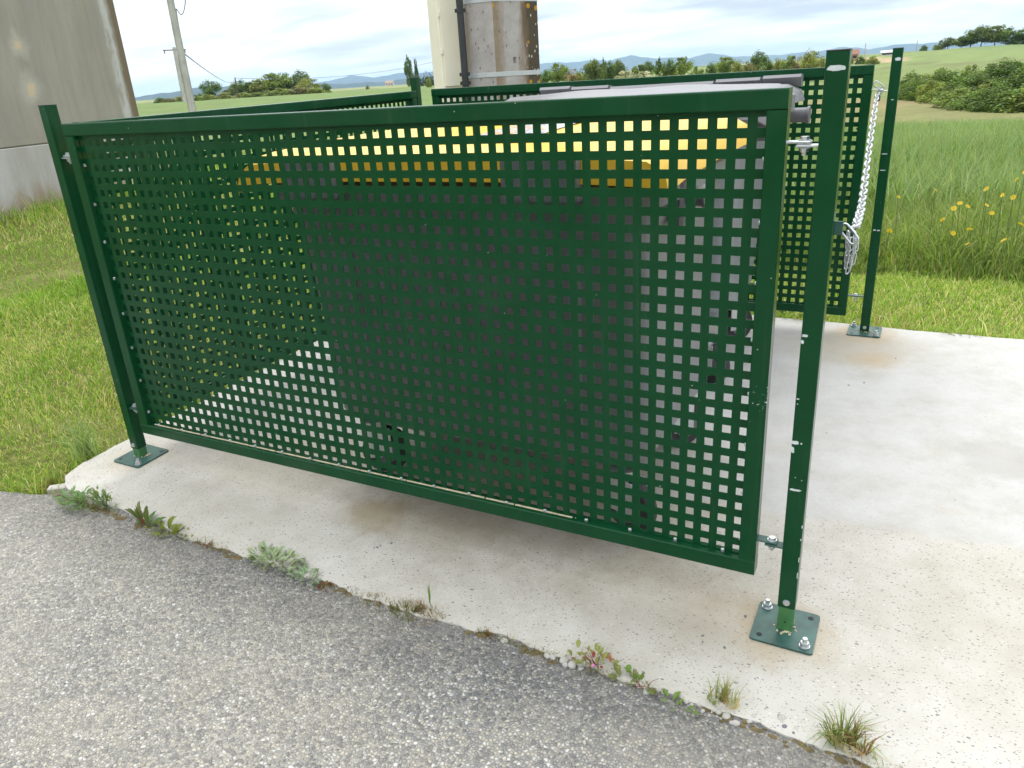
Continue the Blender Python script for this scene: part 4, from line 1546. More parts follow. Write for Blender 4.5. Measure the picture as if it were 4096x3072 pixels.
def lawn_weights(x, y, seed):
    p = np.clip(0.5 + 1.3 * vnoise(x, y, 1.7, seed), 0, 1)          # dry patches
    q = np.clip(0.5 + 1.3 * vnoise(x, y, 4.1, seed + 1), 0, 1)
    return np.stack([0.25 + 0.4 * q, 0.35 + 0.3 * (1 - p), 0.22 + 0 * p, 0.05 + 0.26 * p, 0.02 + 0.20 * p, 0.14 * q], -1)


# left lawn, denser where it is close
def left_keep(x, y):
    pad = (x > -0.325) & (y > -0.3) & (y < 2.33)
    hutd = (x + 7.51) * 0.946 + (y - 5.93) * 0.325
    return (y > ROAD_EDGE(x) + 0.005) & ~pad & (hutd > 0.0)


xa, ya = scatter(70000, -3.2, -0.3, -1.1, 2.6, left_keep, 21)
xb, yb = scatter(90000, -8.5, 0.2, -1.5, 9.0, left_keep, 22)
x, y = np.concatenate([xa, xb]), np.concatenate([ya, yb])
dd = np.hypot(x - CAM.x, y - CAM.y)
N = len(x)
rs = np.random.default_rng(3)
tuft = np.clip(vnoise(x, y, 5.5, 9), -1, 1)
H = (0.020 + 0.022 * rs.random(N)) * (1 + 0.55 * tuft) * (1 + 0.10 * np.clip(dd - 4, 0, 6))
edge = np.clip(1 - (np.minimum(np.abs(x + 0.32), y - ROAD_EDGE(x))) / 0.22, 0, 1)
H = H * (1 + 0.9 * edge)
long_ = rs.random(N) < 0.07
H = np.where(long_, H * (1.6 + 1.1 * rs.random(N)), H)
hutd = (x + 7.51) * 0.946 + (y - 5.93) * 0.325
H = H * (1 + 2.2 * np.clip(1 - hutd / 0.9, 0, 1))
P = np.stack([x, y, terrain(x, y) - 0.045 * (1 - sstep(6, 14, dd)) + 0.004], -1)
W = 0.0022 + 0.0016 * rs.random(N) + 0.0007 * np.clip(dd - 3, 0, 8)
blades('lawn_grass', P, H, W, 0.35 + 0.6 * rs.random(N), palette(N, LAWN_COLS, lawn_weights(x, y, 5), 6, 0.28), None,
       'patchy mown lawn left of the pad, green with dry straw', 'grass', seed=31)


# mown strip behind and right of the pad
def back_keep(x, y):
    return ~((x < 7.05) & (x > -0.36) & (y < 2.335)) & (y < 3.42 + 0.06 * np.sin(x * 3) + 0.04 * np.sin(x * 11)) & (y > 2.2)


x, y = scatter(95000, -2.5, 6.5, 2.3, 3.5, back_keep, 23)
N = len(x)
tuft = np.clip(vnoise(x, y, 5.0, 19), -1, 1)
H = (0.022 + 0.026 * rs.random(N)) * np.where(rs.random(N) < 0.07, 2.2, 1.0) * (1 + 0.5 * tuft) * (1 + 0.8 * np.clip(1 - (y - 2.33) / 0.12, 0, 1))
P = np.stack([x, y, terrain(x, y) - 0.042], -1)
cols = palette(N, LAWN_COLS, lawn_weights(x, y, 15), 8, 0.28) * 1.12
blades('mown_strip_grass', P, H, 0.0028 + 0.002 * rs.random(N), 0.35 + 0.6 * rs.random(N), cols, None,
       'mown grass strip between the pad and the tall grass', 'grass', seed=32)

# tall weedy verge
VERGE_COLS = [(0.15, 0.25, 0.05), (0.21, 0.32, 0.06), (0.27, 0.36, 0.12), (0.37, 0.36, 0.15), (0.12, 0.19, 0.045)]
x, y = scatter(62000, -3.0, 7.5, 3.36, 5.2, lambda x, y: y > 3.40 + 0.06 * np.sin(x * 3) + 0.05 * np.sin(x * 9), 24)
N = len(x)
g_ = np.clip((y - 3.36) / 0.35, 0.35, 1)
H = (0.16 + 0.24 * rs.random(N) ** 1.5) * g_ * (1 + 0.25 * vnoise(x, y, 2.0, 4))
P = np.stack([x, y, terrain(x, y) - 0.05], -1)
blades('verge_grass', P, H, 0.0045 + 0.004 * rs.random(N), 0.25 + 0.65 * rs.random(N), palette(N, VERGE_COLS, [3, 4, 3, 1.4, 2], 9, 0.32), np.array([0.32, 0.36, 0.16]),
       'tall unmown green grass with weeds beyond the mown strip', 'grass', seed=33)

# cereal field
x, y = scatter(150000, -7, 13, 4.9, 24, lambda x, y: (np.abs(np.degrees(np.arctan2(x - CAM.x, y - CAM.y)) + 3) < 24) & (rs.random(len(x)) < np.clip(9 / np.hypot(x - CAM.x, y - CAM.y), 0.25, 1)), 25)
N = len(x)
dd = np.hypot(x - CAM.x, y - CAM.y)
H = (0.42 + 0.16 * rs.random(N)) * (0.9 + 0.16 * vnoise(x, y, 0.9, 4))
P = np.stack([x, y, terrain(x, y) - 0.05], -1)
row = np.clip(0.5 + 0.8 * vnoise(x, y, 0.8, 6), 0, 1)
wts = np.stack([0.6 + 0 * row, 0.5 + 0.4 * row, 0.35 * row, 0.12 + 0 * row], -1)
blades('cereal_field', P, H, 0.007 + 0.006 * rs.random(N) + 0.0006 * dd, 0.15 + 0.5 * rs.random(N),
       palette(N, [(0.17, 0.265, 0.085), (0.23, 0.33, 0.13), (0.33, 0.40, 0.22), (0.36, 0.365, 0.17)], wts, 10, 0.32), np.array([0.31, 0.41, 0.21]),
       'dense green cereal field stretching behind the weedy verge', 'crop', seed=34)


# ================================================================== WEEDS ALONG THE SEAM
def leaf_mesh(name, L, W, col, fold=0.25, bend=0.35, lobes=0, seg=7):
    co, cols, q = [], [], []
    for i in range(seg + 1):
        t = i / seg
        w_ = W * math.sin(math.pi * min(1, t * 0.92 + 0.06)) ** 0.8
        if lobes:
            w_ *= 0.45 + 0.55 * abs(math.sin(t * math.pi * lobes))
        x_ = L * t
        z_ = L * (0.55 * t - bend * t * t)
        for s in (-1, 0, 1):
            co.append((x_, s * w_ / 2, z_ + abs(s) * w_ * fold))
            k = 1.15 if s == 0 else 1.0
            cols.append([c * k for c in col])
    for i in range(seg):
        for s in (0, 1):
            a = i * 3 + s
            q.append((a, a + 1, a + 4, a + 3))
    return arrays_mesh(name, co, np.array(q).ravel(), np.full(len(q), 4), cols, WEED)


def weed(name, x, y, specs, label, seed, cat='weed', z=None, stems=None):
    """specs: (count, length, width, colour, spread, height, lobes, tilt)"""
    rg = random.Random(seed)
    z = plane_z(x, y) if z is None else z
    e = empty(name, (x, y, z - 0.006), label, cat)
    for (cnt, L, W, col, spread, hgt, lobes, tilt) in specs:
        me = [leaf_mesh('leaf', L * s, W * s, [c * rg.uniform(0.85, 1.15) for c in col], lobes=lobes, bend=0.3 + 0.2 * k) for k, s in enumerate((1.0, 0.78))]
        for i in range(cnt):
            o = bpy.data.objects.new('leaf', me[i % 2])
            COL.objects.link(o)
            o.parent = e
            a = rg.random() * 6.28
            d_ = spread * rg.random() ** 0.6
            o.location = (math.cos(a) * d_ * 1.5, math.sin(a) * d_ * 0.6, 0.004 + hgt * rg.random())
            o.rotation_euler = (rg.uniform(-0.5, 0.5), -tilt * rg.uniform(0.2, 1.0), a + rg.uniform(-0.8, 0.8))
            s = rg.uniform(0.7, 1.15)
            o.scale = (s, s, s)
    if stems:
        (cnt, hgt, r, col, spread) = stems
        for i in range(cnt):
            a = rg.random() * 6.28
            p0 = Vector((0, 0, 0)) + Vector((rg.uniform(-spread, spread) * 0.4, rg.uniform(-spread, spread) * 0.2, 0))
            p1 = Vector((math.cos(a) * spread, math.sin(a) * spread * 0.6, hgt * rg.uniform(0.6, 1)))
            me = MB().tube([p0, p0.lerp(p1, 0.5) + Vector((0, 0, hgt * 0.2)), p1], [r, r * 0.8, r * 0.5], 5).mesh('stem')
            me.materials.append(STEM_RED if col == 'red' else STEM_GRN)
            o = link_mesh('stem', me, None, e, world=False)
    return e


STEM_RED = m_plain('red_stem', (0.22, 0.06, 0.045), 0.6)
STEM_GRN = m_plain('green_stem', (0.12, 0.16, 0.04), 0.6)


def tuft(name, x, y, n_, hgt, spread, cols, label, seed, lean=0.6, wid=0.003, z=None, cat='weed'):
    rs = np.random.default_rng(seed)
    a = rs.random(n_) * 6.28
    d_ = spread * rs.random(n_) ** 0.8
    X, Y = np.cos(a) * d_, np.sin(a) * d_ * 0.5
    z = float(plane_z(x, y)) if z is None else z
    P = np.stack([X, Y, np.full(n_, -0.008)], -1)
    H = hgt * (0.35 + 0.65 * rs.random(n_))
    o = blades(name, P, H, wid * (0.6 + 0.6 * rs.random(n_)), lean * (0.3 + 0.9 * rs.random(n_)).clip(0, 1.2), palette(n_, cols, [1] * len(cols), seed), None, label, cat, None, seed)
    o.location = (x, y, z)
    if 'kind' in o:
        del o['kind']
    return o


GREYG = (0.20, 0.26, 0.12)
weed('leafy_weed', -0.03, -0.325, [(70, 0.026, 0.013, GREYG, 0.075, 0.030, 0, 0.8), (60, 0.018, 0.010, (0.17, 0.23, 0.08), 0.085, 0.018, 0, 0.5)], 'low grey-green leafy weed at the left corner of the pad edge', 1, stems=(8, 0.05, 0.0012, 'grn', 0.05))
weed('leafy_weed', 0.055, -0.30, [(44, 0.024, 0.012, (0.20, 0.25, 0.13), 0.032, 0.055, 0, 1.0)], 'upright grey-green leafy weed with a small pointed top at the pad edge', 2, stems=(5, 0.075, 0.0014, 'grn', 0.03))
weed('dandelion', 0.30, -0.325, [(7, 0.072, 0.020, (0.13, 0.15, 0.05), 0.012, 0.006, 4, 1.15), (4, 0.05, 0.020, (0.10, 0.15, 0.045), 0.02, 0.0, 4, 0.2)], 'dandelion-like weed with jagged leaves and reddish stalks at the pad edge', 3, stems=(5, 0.035, 0.0018, 'red', 0.02))
weed('broadleaf_weed', 0.42, -0.325, [(9, 0.046, 0.021, (0.20, 0.25, 0.045), 0.028, 0.010, 0, 0.9), (50, 0.014, 0.008, (0.19, 0.24, 0.06), 0.07, 0.008, 0, 0.4)], 'small yellow-green broadleaf weed right of the dandelion', 4)
weed('red_seedling', 0.605, -0.332, [(6, 0.018, 0.010, (0.20, 0.07, 0.06), 0.022, 0.012, 0, 0.7), (3, 0.02, 0.007, (0.24, 0.24, 0.17), 0.02, 0.02, 0, 1.2)], 'tiny reddish seedling growing at the pad edge', 5)
weed('silver_leaf_weed', 0.865, -0.305, [(80, 0.030, 0.011, (0.30, 0.37, 0.24), 0.068, 0.020, 0, 0.6), (50, 0.026, 0.011, (0.22, 0.31, 0.13), 0.07, 0.012, 0, 0.5)], 'mat of silvery grey-green leaves in the middle of the pad edge', 6)
weed('silver_leaf_weed', 1.0, -0.325, [(46, 0.024, 0.010, (0.26, 0.34, 0.19), 0.05, 0.010, 0, 0.5)], 'smaller silvery weed trailing right of the silvery mat', 7)
weed('dead_leaf_clump', 1.085, -0.335, [(12, 0.016, 0.010, (0.17, 0.085, 0.045), 0.022, 0.006, 0, 0.6)], 'little heap of curled brown leaves at the end of the silvery weed', 8, cat='dead leaves')
DRY = [(0.30, 0.21, 0.085), (0.36, 0.27, 0.13), (0.20, 0.16, 0.05), (0.16, 0.18, 0.045), (0.22, 0.13, 0.055)]
tuft('dry_grass_tuft', 1.385, -0.318, 240, 0.048, 0.085, DRY, 'dry brownish grass tuft at the pad edge, below the thin upright blade', 9, 0.85, 0.0022)
tuft('dry_grass_tuft', 1.27, -0.325, 90, 0.028, 0.07, DRY, 'thin straw-coloured strip of dead grass left of the brownish tuft', 10, 0.95, 0.0020)
tuft('dry_grass_tuft', 1.605, -0.318, 70, 0.032, 0.03, DRY, 'small brown tuft beside the grey pebble on the seam', 11, 0.8, 0.0020)
tuft('grass_tuft', 2.20, -0.292, 130, 0.085, 0.035, [(0.30, 0.34, 0.09), (0.38, 0.36, 0.14), (0.22, 0.28, 0.07), (0.48, 0.38, 0.18)], 'olive grass tuft among pale pebbles below the front right post', 12, 0.75, 0.0022)
tuft('grass_tuft', 2.462, -0.30, 260, 0.12, 0.042, [(0.25, 0.33, 0.10), (0.33, 0.38, 0.14), (0.18, 0.25, 0.08), (0.40, 0.34, 0.17), (0.26, 0.16, 0.09)], 'spiky green grass tuft at the lower right end of the seam', 13, 0.95, 0.0026)
# single flowering blade
e = empty('grass_stalk', (1.43, -0.300, plane_z(1.43, -0.3) - 0.005), 'single thin upright grass stalk standing above the dry tuft', 'weed')
me = MB().tube([(0, 0, 0), (-0.002, 0, 0.04), (-0.006, 0, 0.085)], [0.0008, 0.0007, 0.0005], 5).mesh('stem')
me.materials.append(STEM_GRN)
link_mesh('stem', me, None, e, world=False)
for (z_, L_, ry) in ((0.05, 0.055, -1.25), (0.062, 0.05, -1.0)):
    o = link_mesh('leaf', leaf_mesh('leaf', L_, 0.0065, (0.16, 0.27, 0.06), bend=0.1), None, e, world=False)
    o.location = (-0.004, 0, z_ - 0.02)
    o.rotation_euler = (0, ry, 2.6 if ry < -1.1 else 0.6)
weed('geranium_weed', 1.905, -0.308, [(10, 0.020, 0.016, (0.26, 0.15, 0.08), 0.042, 0.030, 3, 0.8), (26, 0.018, 0.014, (0.26, 0.27, 0.08), 0.045, 0.035, 3, 0.8), (3, 0.014, 0.010, (0.32, 0.06, 0.06), 0.03, 0.035, 3, 0.7)], 'reddish cranesbill weed with a pink flower at the pad edge', 14, stems=(9, 0.045, 0.0010, 'red', 0.035))
gw = [o for o in bpy.data.objects if o.name == 'geranium_weed'][0]
fl = link_mesh('flower', leaf_mesh('flower', 0.010, 0.010, (0.62, 0.20, 0.55), bend=0.1), None, gw, world=False)
fl.location = (0.0, -0.028, 0.03)
weed('trailing_weed', 2.02, -0.318, [(12, 0.026, 0.018, (0.15, 0.22, 0.06), 0.038, 0.012, 3, 0.4), (4, 0.024, 0.012, (0.17, 0.24, 0.06), 0.012, 0.03, 3, 1.2)], 'trailing green weed with lobed leaves, right of the reddish cranesbill', 15, stems=(4, 0.03, 0.001, 'red', 0.05))
weed('trailing_weed', 2.105, -0.345, [(10, 0.024, 0.016, (0.15, 0.23, 0.055), 0.036, 0.006, 3, 0.3)], 'small green weed creeping over the road, left of the olive tuft', 16)
tuft('grass_clump', -0.43, -0.05, 110, 0.27, 0.085, [(0.28, 0.37, 0.17), (0.22, 0.33, 0.10), (0.35, 0.42, 0.20)], 'clump of long bluish grass blades on the lawn beside the front left post', 17, 0.75, 0.0055, z=-0.045, cat='grass')
tuft('grass_clump', -0.33, -0.26, 120, 0.075, 0.06, [(0.19, 0.22, 0.05), (0.25, 0.24, 0.08), (0.33, 0.26, 0.13)], 'yellowish grass clump at the broken left corner of the pad', 18, 0.8, 0.003, z=-0.04, cat='grass')
tuft('dry_stalks', 2.42, 2.37, 26, 0.26, 0.12, [(0.36, 0.28, 0.13), (0.42, 0.36, 0.20)], 'few dry straw stalks lying over the pad edge by the back right post', 19, 1.0, 0.003, z=0.04, cat='grass')
weed('clover_patch', 2.70, 2.31, [(26, 0.014, 0.012, (0.19, 0.25, 0.06), 0.06, 0.012, 0, 0.4)], 'pale green clover patch creeping onto the back edge of the pad', 20)
weed('broadleaf_weed', 1.92, 2.36, [(16, 0.04, 0.02, (0.14, 0.19, 0.05), 0.07, 0.02, 0, 0.8)], 'dark leafy weeds under the back panel by its right end', 21)


# ---- pebbles
def pebble_mesh(seed, sub=2):
    me = bpy.data.meshes.new('pebble')
    bm = bmesh.new()
    bmesh.ops.create_icosphere(bm, subdivisions=sub, radius=1.0)
    rg = random.Random(seed)
    dirs = [Vector((rg.gauss(0, 1), rg.gauss(0, 1), rg.gauss(0, 1))).normalized() for _ in range(7)]
    for v in bm.verts:
        k = 1.0
        for d_ in dirs:
            k -= 0.16 * max(0, v.co.dot(d_) - 0.55)
        v.co *= k * (1 + 0.05 * (rg.random() - 0.5))
    bm.to_mesh(me)
    bm.free()
    me.polygons.foreach_set('use_smooth', [True] * len(me.polygons))
    return me


PEB = [(pebble_mesh(s), pebble_mesh(s + 50)) for s in range(3)]
for a, b in PEB:
    a.materials.append(STONE)
    b.materials.append(STONE2)
rg = random.Random(77)


def pebble(x, y, s, dark, label, group=None, zoff=-0.006):
    o = bpy.data.objects.new('pebble', PEB[rg.randrange(3)][1 if dark else 0])
    COL.objects.link(o)
    o.scale = (s * rg.uniform(0.9, 1.4), s * rg.uniform(0.7, 1.1), s * rg.uniform(0.5, 0.75))
    o.rotation_euler = (rg.uniform(-.3, .3), rg.uniform(-.3, .3), rg.random() * 6.28)
    o.location = (x, y, plane_z(x, y) + zoff + o.scale[2] * 0.5)
    return tag(o, label, 'pebble', group)


pebble(1.662, -0.318, 0.0105, False, 'largest pale grey pebble on the seam, right of the dry tuft')
for i in range(9):
    pebble(1.835 + rg.uniform(-0.06, 0.04), -0.318 + rg.uniform(-0.016, 0.008), rg.uniform(0.006, 0.013), False, 'pale broken concrete bit beside the reddish cranesbill', 'broken bits by the cranesbill')
for i in range(8):
    pebble(1.99 + rg.uniform(-0.03, 0.09), -0.318 + rg.uniform(-0.02, 0.01), rg.uniform(0.004, 0.009), False, 'small pale pebble under the trailing weed', 'pebbles under the trailing weed')
for i in range(16):
    pebble(2.20 + rg.uniform(-0.09, 0.08), -0.312 + rg.uniform(-0.025, 0.012), rg.uniform(0.004, 0.010), rg.random() < 0.35, 'small pebble around the olive grass tuft', 'pebbles around the olive tuft')
for i in range(16):
    pebble(2.345 + rg.uniform(-0.05, 0.05), -0.30 + rg.uniform(-0.022, 0.02), rg.uniform(0.0045, 0.0095), rg.random() < 0.6, 'dark pebble in the heap between the two right-hand grass tufts', 'dark pebbles between the right tufts')
for i in range(22):
    x = rg.uniform(2.2, 3.6)
    y = rg.uniform(0.3, 2.0)
    pebble(x, y, rg.uniform(0.002, 0.0045), True, 'tiny dark stone lying loose on the open right part of the pad', 'loose specks on the pad', -0.001)
for i in range(10):
    pebble(rg.uniform(0.7, 2.2), rg.uniform(-0.2, 0.02), rg.uniform(0.003, 0.0048), True, 'tiny dark stone on the pad in front of the long panel', 'loose specks before the panel', -0.001)
# dry bits of straw on the road
mbm = bpy.data.materials['sandy_dust']
for i in range(12):
    x, y = rg.uniform(0.9, 2.5), rg.uniform(-1.0, -0.42)
    a, L = rg.random() * 6.28, rg.uniform(0.012, 0.032)
    z = plane_z(x, y) - 0.0035
    o = MB().tube([(x - math.cos(a) * L / 2, y - math.sin(a) * L / 2, z), (x + 0.003, y, z + 0.001), (x + math.cos(a) * L / 2, y + math.sin(a) * L / 2, z)], 0.0007, 4).build('straw', mbm)
    tag(o, 'short dry straw lying on the asphalt', 'straw', 'straws on the road')


# ---- crumbs, soil and moss along the seam between slab and road
def seam_stuff():
    rg = random.Random(31)
    for (nm, mat, cnt, s0, s1, dy, lab) in (('seam_soil', SOIL, 520, 0.003, 0.010, 0.010, 'dark soil and moss lying along the seam between pad and road'), ('seam_grit', STONE2, 420, 0.0015, 0.0038, 0.020, 'fine grey grit along the seam between pad and road')):
        mb = MB()
        for i in range(cnt):
            x = rg.uniform(-0.2, 2.75)
            if nm == 'seam_soil' and math.sin(x * 5.3 + 1) + math.sin(x * 11.7) + 0.8 * math.sin(x * 29) < -0.1:
                continue
            y = -0.318 - 0.004 * math.sin(x * 3.1) + rg.gauss(0, dy) - 0.004
            s_ = rg.uniform(s0, s1)
            hgt = s_ * (0.35 if nm == 'seam_soil' else 0.7)
            z = plane_z(x, y) - 0.004
            a = rg.random() * 6.28
            k = 6
            bot = [(x + math.cos(a + 6.283 * q / k) * s_ * rg.uniform(1.0, 1.9), y + math.sin(a + 6.283 * q / k) * s_ * rg.uniform(0.7, 1.1), z - 0.003) for q in range(k)]
            top = [(x + (p[0] - x) * 0.5, y + (p[1] - y) * 0.5, z + hgt) for p in bot]
            mb.ring_loft([bot, top])
        o = mb.build(nm, mat, None, 50)
        tag(o, lab, 'grit', kind='stuff')


SOIL = m_plain('mossy_soil', (0.13, 0.10, 0.045), 0.95, var=0.5, scale=40)
seam_stuff()

# short dead and green blades rooted in the seam, thin and patchy
rs = np.random.default_rng(91)
x = rs.uniform(-0.22, 2.7, 2600)
x = x[(np.sin(x * 4.1 + 0.6) + np.sin(x * 9.7 + 2) + 0.8 * np.sin(x * 23)) > 0.1]
y = -0.320 - 0.004 * np.sin(x * 3.1) + rs.normal(0, 0.007, len(x))
N = len(x)
blades('seam_grass', np.stack([x, y, plane_z(x, y) - 0.006], -1), 0.006 + 0.022 * rs.random(N) ** 2.2, 0.0012 + 0.001 * rs.random(N), 0.5 + 0.5 * rs.random(N),
       palette(N, DRY + [(0.20, 0.26, 0.07), (0.26, 0.30, 0.10)], [1, 1, 1, 1, 1, 1, 1], 92), None, 'short dead and green blades rooted along the seam between pad and road', 'grass', seed=93)

# ---- yellow flowers in the verge
def flower_mesh():
    co, q, cols = [], [], []
    k = 12
    for i in range(k):
        a, b = 2 * math.pi * i / k, 2 * math.pi * (i + 0.8) / k
        base = len(co)
        for (r_, an, z_) in ((0.004, a, 0.0), (0.004, b, 0.0), (0.018, (a + b) / 2 + 0.14, 0.003), (0.019, (a + b) / 2 - 0.14, 0.003)):
            co.append((r_ * math.cos(an), r_ * math.sin(an), z_))
            cols.append((0.86, 0.60, 0.02))
        q.append((base, base + 1, base + 2, base + 3))
    base = len(co)
    for i in range(6):
        co.append((0.006 * math.cos(i * 1.047), 0.006 * math.sin(i * 1.047), 0.003))
        cols.append((0.62, 0.33, 0.02))
    loops = [i for t in q for i in t] + [base + i for i in range(6)]
    return arrays_mesh('flower_head', co, loops, [4] * len(q) + [6], cols, WEED)


FH = flower_mesh()
FS = MB().tube([(0, 0, 0), (0.01, 0, 0.2), (0, 0, 0.40)], 0.0022, 5).mesh('stem')
FS.materials.append(STEM_GRN)
FPTS = [(3.13, 3.62, .5), (3.02, 3.7, .46), (2.92, 3.66, .42), (3.18, 3.9, .46), (2.70, 3.72, .36), (2.63, 3.70, .35), (2.66, 3.76, .37), (2.80, 3.78, .36), (3.05, 4.1, .42), (2.97, 3.55, .30), (2.32, 3.74, .40),
        (2.72, 3.52, .27), (2.64, 3.50, .25), (3.0, 3.56, .28), (2.72, 3.48, .2), (2.30, 3.55, .24), (3.3, 3.7, .4), (3.5, 3.8, .42), (3.4, 3.55, .3), (3.08, 3.60, .36), (3.22, 3.66, .44), (2.88, 3.86, .40), (3.34, 4.0, .5), (2.52, 3.9, .42), (2.95, 3.62, .55), (2.99, 3.68, .52), (2.93, 3.75, .5), (2.86, 3.60, .44), (2.78, 3.66, .46), (2.83, 3.70, .33), (2.58, 3.62, .3), (2.90, 3.52, .22)]
def cam_x(x, y, h):
    q = Vector((x, y, float(terrain(x, y)) - 0.05 + h * 1.12)) - CAM
    return q.dot(RX) / -q.dot(BK)


ORD = ['first', 'second', 'third', 'fourth', 'fifth', 'sixth', 'seventh', 'eighth', 'ninth', 'tenth', 'eleventh', 'twelfth', 'thirteenth', 'fourteenth', 'fifteenth', 'sixteenth', 'seventeenth', 'eighteenth', 'nineteenth',
       'twentieth', 'twenty-first', 'twenty-second', 'twenty-third', 'twenty-fourth', 'twenty-fifth', 'twenty-sixth', 'twenty-seventh', 'twenty-eighth', 'twenty-ninth', 'thirtieth']
for fi, (x, y, h) in enumerate(sorted([p for p in FPTS if cam_x(*p) < 0.685], key=lambda p: cam_x(*p))):
    z = float(terrain(x, y)) - 0.05
    e = empty('yellow_flower', (x, y, z), f'{ORD[fi]} from the left of the yellow daisy-like flowers in the tall grass', 'flower', 'yellow flowers in the verge', rg.random() * 6)
    s = link_mesh('stem', FS, None, e, world=False)
    s.scale = (1, 1, h / 0.40 * 1.12)
    o = link_mesh('flower_head', FH, None, e, world=False)
    o.location = (0, 0, h * 1.12 + 0.002)
    o.rotation_euler = (rg.uniform(0.5, 1.2), rg.uniform(-0.4, 0.4), 0)
    o.scale = (rg.uniform(0.65, 1.0),) * 3

# ================================================================== TREES
def crown_mesh(seed, n_leaf, shape, col, size, clumps=26, col2=None):
    """unit crown: x,y in about [-.5,.5], z 0..1"""
    rs = np.random.default_rng(seed)
    C = []
    while len(C) < clumps:
        p = rs.random(3) * [1, 1, 1] - [0.5, 0.5, 0]
        z = p[2]
        if shape == 'round':
            ok = (p[0] ** 2 + p[1] ** 2) / 0.21 + ((z - 0.55) / 0.45) ** 2 < 1
        elif shape == 'bush':
            ok = (p[0] ** 2 + p[1] ** 2) / 0.22 + (z / 0.92) ** 2 < 1
        elif shape == 'column':
            ok = p[0] ** 2 + p[1] ** 2 < (0.40 * math.sin(math.pi * min(1, 0.15 + z * 0.85)) ** 0.7) ** 2
        else:   # cone
            ok = p[0] ** 2 + p[1] ** 2 < (0.46 * (1 - z) + 0.02) ** 2
        if ok:
            C.append(p)
    C = np.array(C)
    rad = (0.07 + 0.10 * rs.random(clumps)) * (1.2 if shape in ('round', 'bush') else 1.0)
    tone = 0.6 + 0.75 * rs.random(clumps)
    hue = rs.random(clumps)
    ci = rs.integers(0, clumps, n_leaf)
    v = rs.normal(size=(n_leaf, 3))
    v /= np.linalg.norm(v, axis=1, keepdims=True)
    P = C[ci] + v * (rad[ci] * (0.35 + 0.65 * rs.random(n_leaf) ** 0.5))[:, None]
    P[:, 2] = np.clip(P[:, 2], 0.02, None)
    nrm = v + 0.8 * rs.normal(size=(n_leaf, 3)) + [0, 0, 0.4]
    nrm /= np.linalg.norm(nrm, axis=1, keepdims=True)
    t = np.cross(nrm, rs.normal(size=(n_leaf, 3)))
    t /= np.linalg.norm(t, axis=1, keepdims=True)
    b = np.cross(nrm, t)
    s = size * (0.6 + 0.8 * rs.random(n_leaf))[:, None]
    co = np.stack([P - t * s * 0.5, P + b * s * 0.36, P + t * s * 0.5, P - b * s * 0.36], 1).reshape(-1, 3)
    col = np.array(col)
    col2 = col * [1.28, 1.2, 0.9] if col2 is None else np.array(col2)
    cc = (col[None] * (1 - hue[ci, None]) + col2[None] * hue[ci, None]) * tone[ci, None] * (0.85 + 0.3 * rs.random((n_leaf, 1)))
    q = np.arange(n_leaf * 4)
    return arrays_mesh('crown', co, q, np.full(n_leaf, 4), np.repeat(cc, 4, 0), LEAF)


def trunk_mesh(seed, bare=False):
    rg = random.Random(seed)
    mb = MB().tube([(0, 0, -0.06), (0.01, 0.0, 0.3), (-0.01, 0.01, 0.6), (0.0, 0.0, 0.85)], [0.035, 0.026, 0.016, 0.005], 7)
    for i in range(7 if not bare else 16):
        z = rg.uniform(0.25, 0.7 if not bare else 0.85)
        a = rg.random() * 6.28
        L = rg.uniform(0.14, 0.3) * (1 if not bare else 0.5)
        mb.tube([(0, 0, z), (math.cos(a) * L * 0.5, math.sin(a) * L * 0.5, z + L * 0.5), (math.cos(a) * L * 0.8, math.sin(a) * L * 0.8, z + L * 1.1)], [0.012, 0.008, 0.003], 5)
    me = mb.mesh('trunk')
    me.materials.append(BARK)
    return me


GR1, GR2, GR3, GR4 = (0.101, 0.169, 0.038), (0.162, 0.223, 0.049), (0.209, 0.236, 0.061), (0.074, 0.128, 0.041)
VAR = {
    'round': [crown_mesh(100 + i, 3800, 'round', c, 0.056, 60) for i, c in enumerate((GR1, GR2, GR3, GR1, (0.128, 0.176, 0.068)))],
    'bush': [crown_mesh(120 + i, 5200, 'bush', c, 0.050, 80) for i, c in enumerate((GR2, GR3, GR1, (0.209, 0.263, 0.061), (0.182, 0.176, 0.074), (0.128, 0.209, 0.041)))],
    'column': [crown_mesh(140 + i, 2600, 'column', c, 0.075, 46) for i, c in enumerate((GR1, GR4))],
    'cone': [crown_mesh(150 + i, 1600, 'cone', (0.030, 0.061, 0.035), 0.05, 40) for i in range(2)],
    'rust': [crown_mesh(160, 2200, 'round', (0.216, 0.162, 0.095), 0.045, 26)],
    'blossom': [crown_mesh(170, 2200, 'bush', (0.216, 0.257, 0.108), 0.05, 26, (0.675, 0.648, 0.513))],
}
TRUNKS = [trunk_mesh(1), trunk_mesh(2), trunk_mesh(3)]
BARE = trunk_mesh(9, True)
tr = random.Random(5)


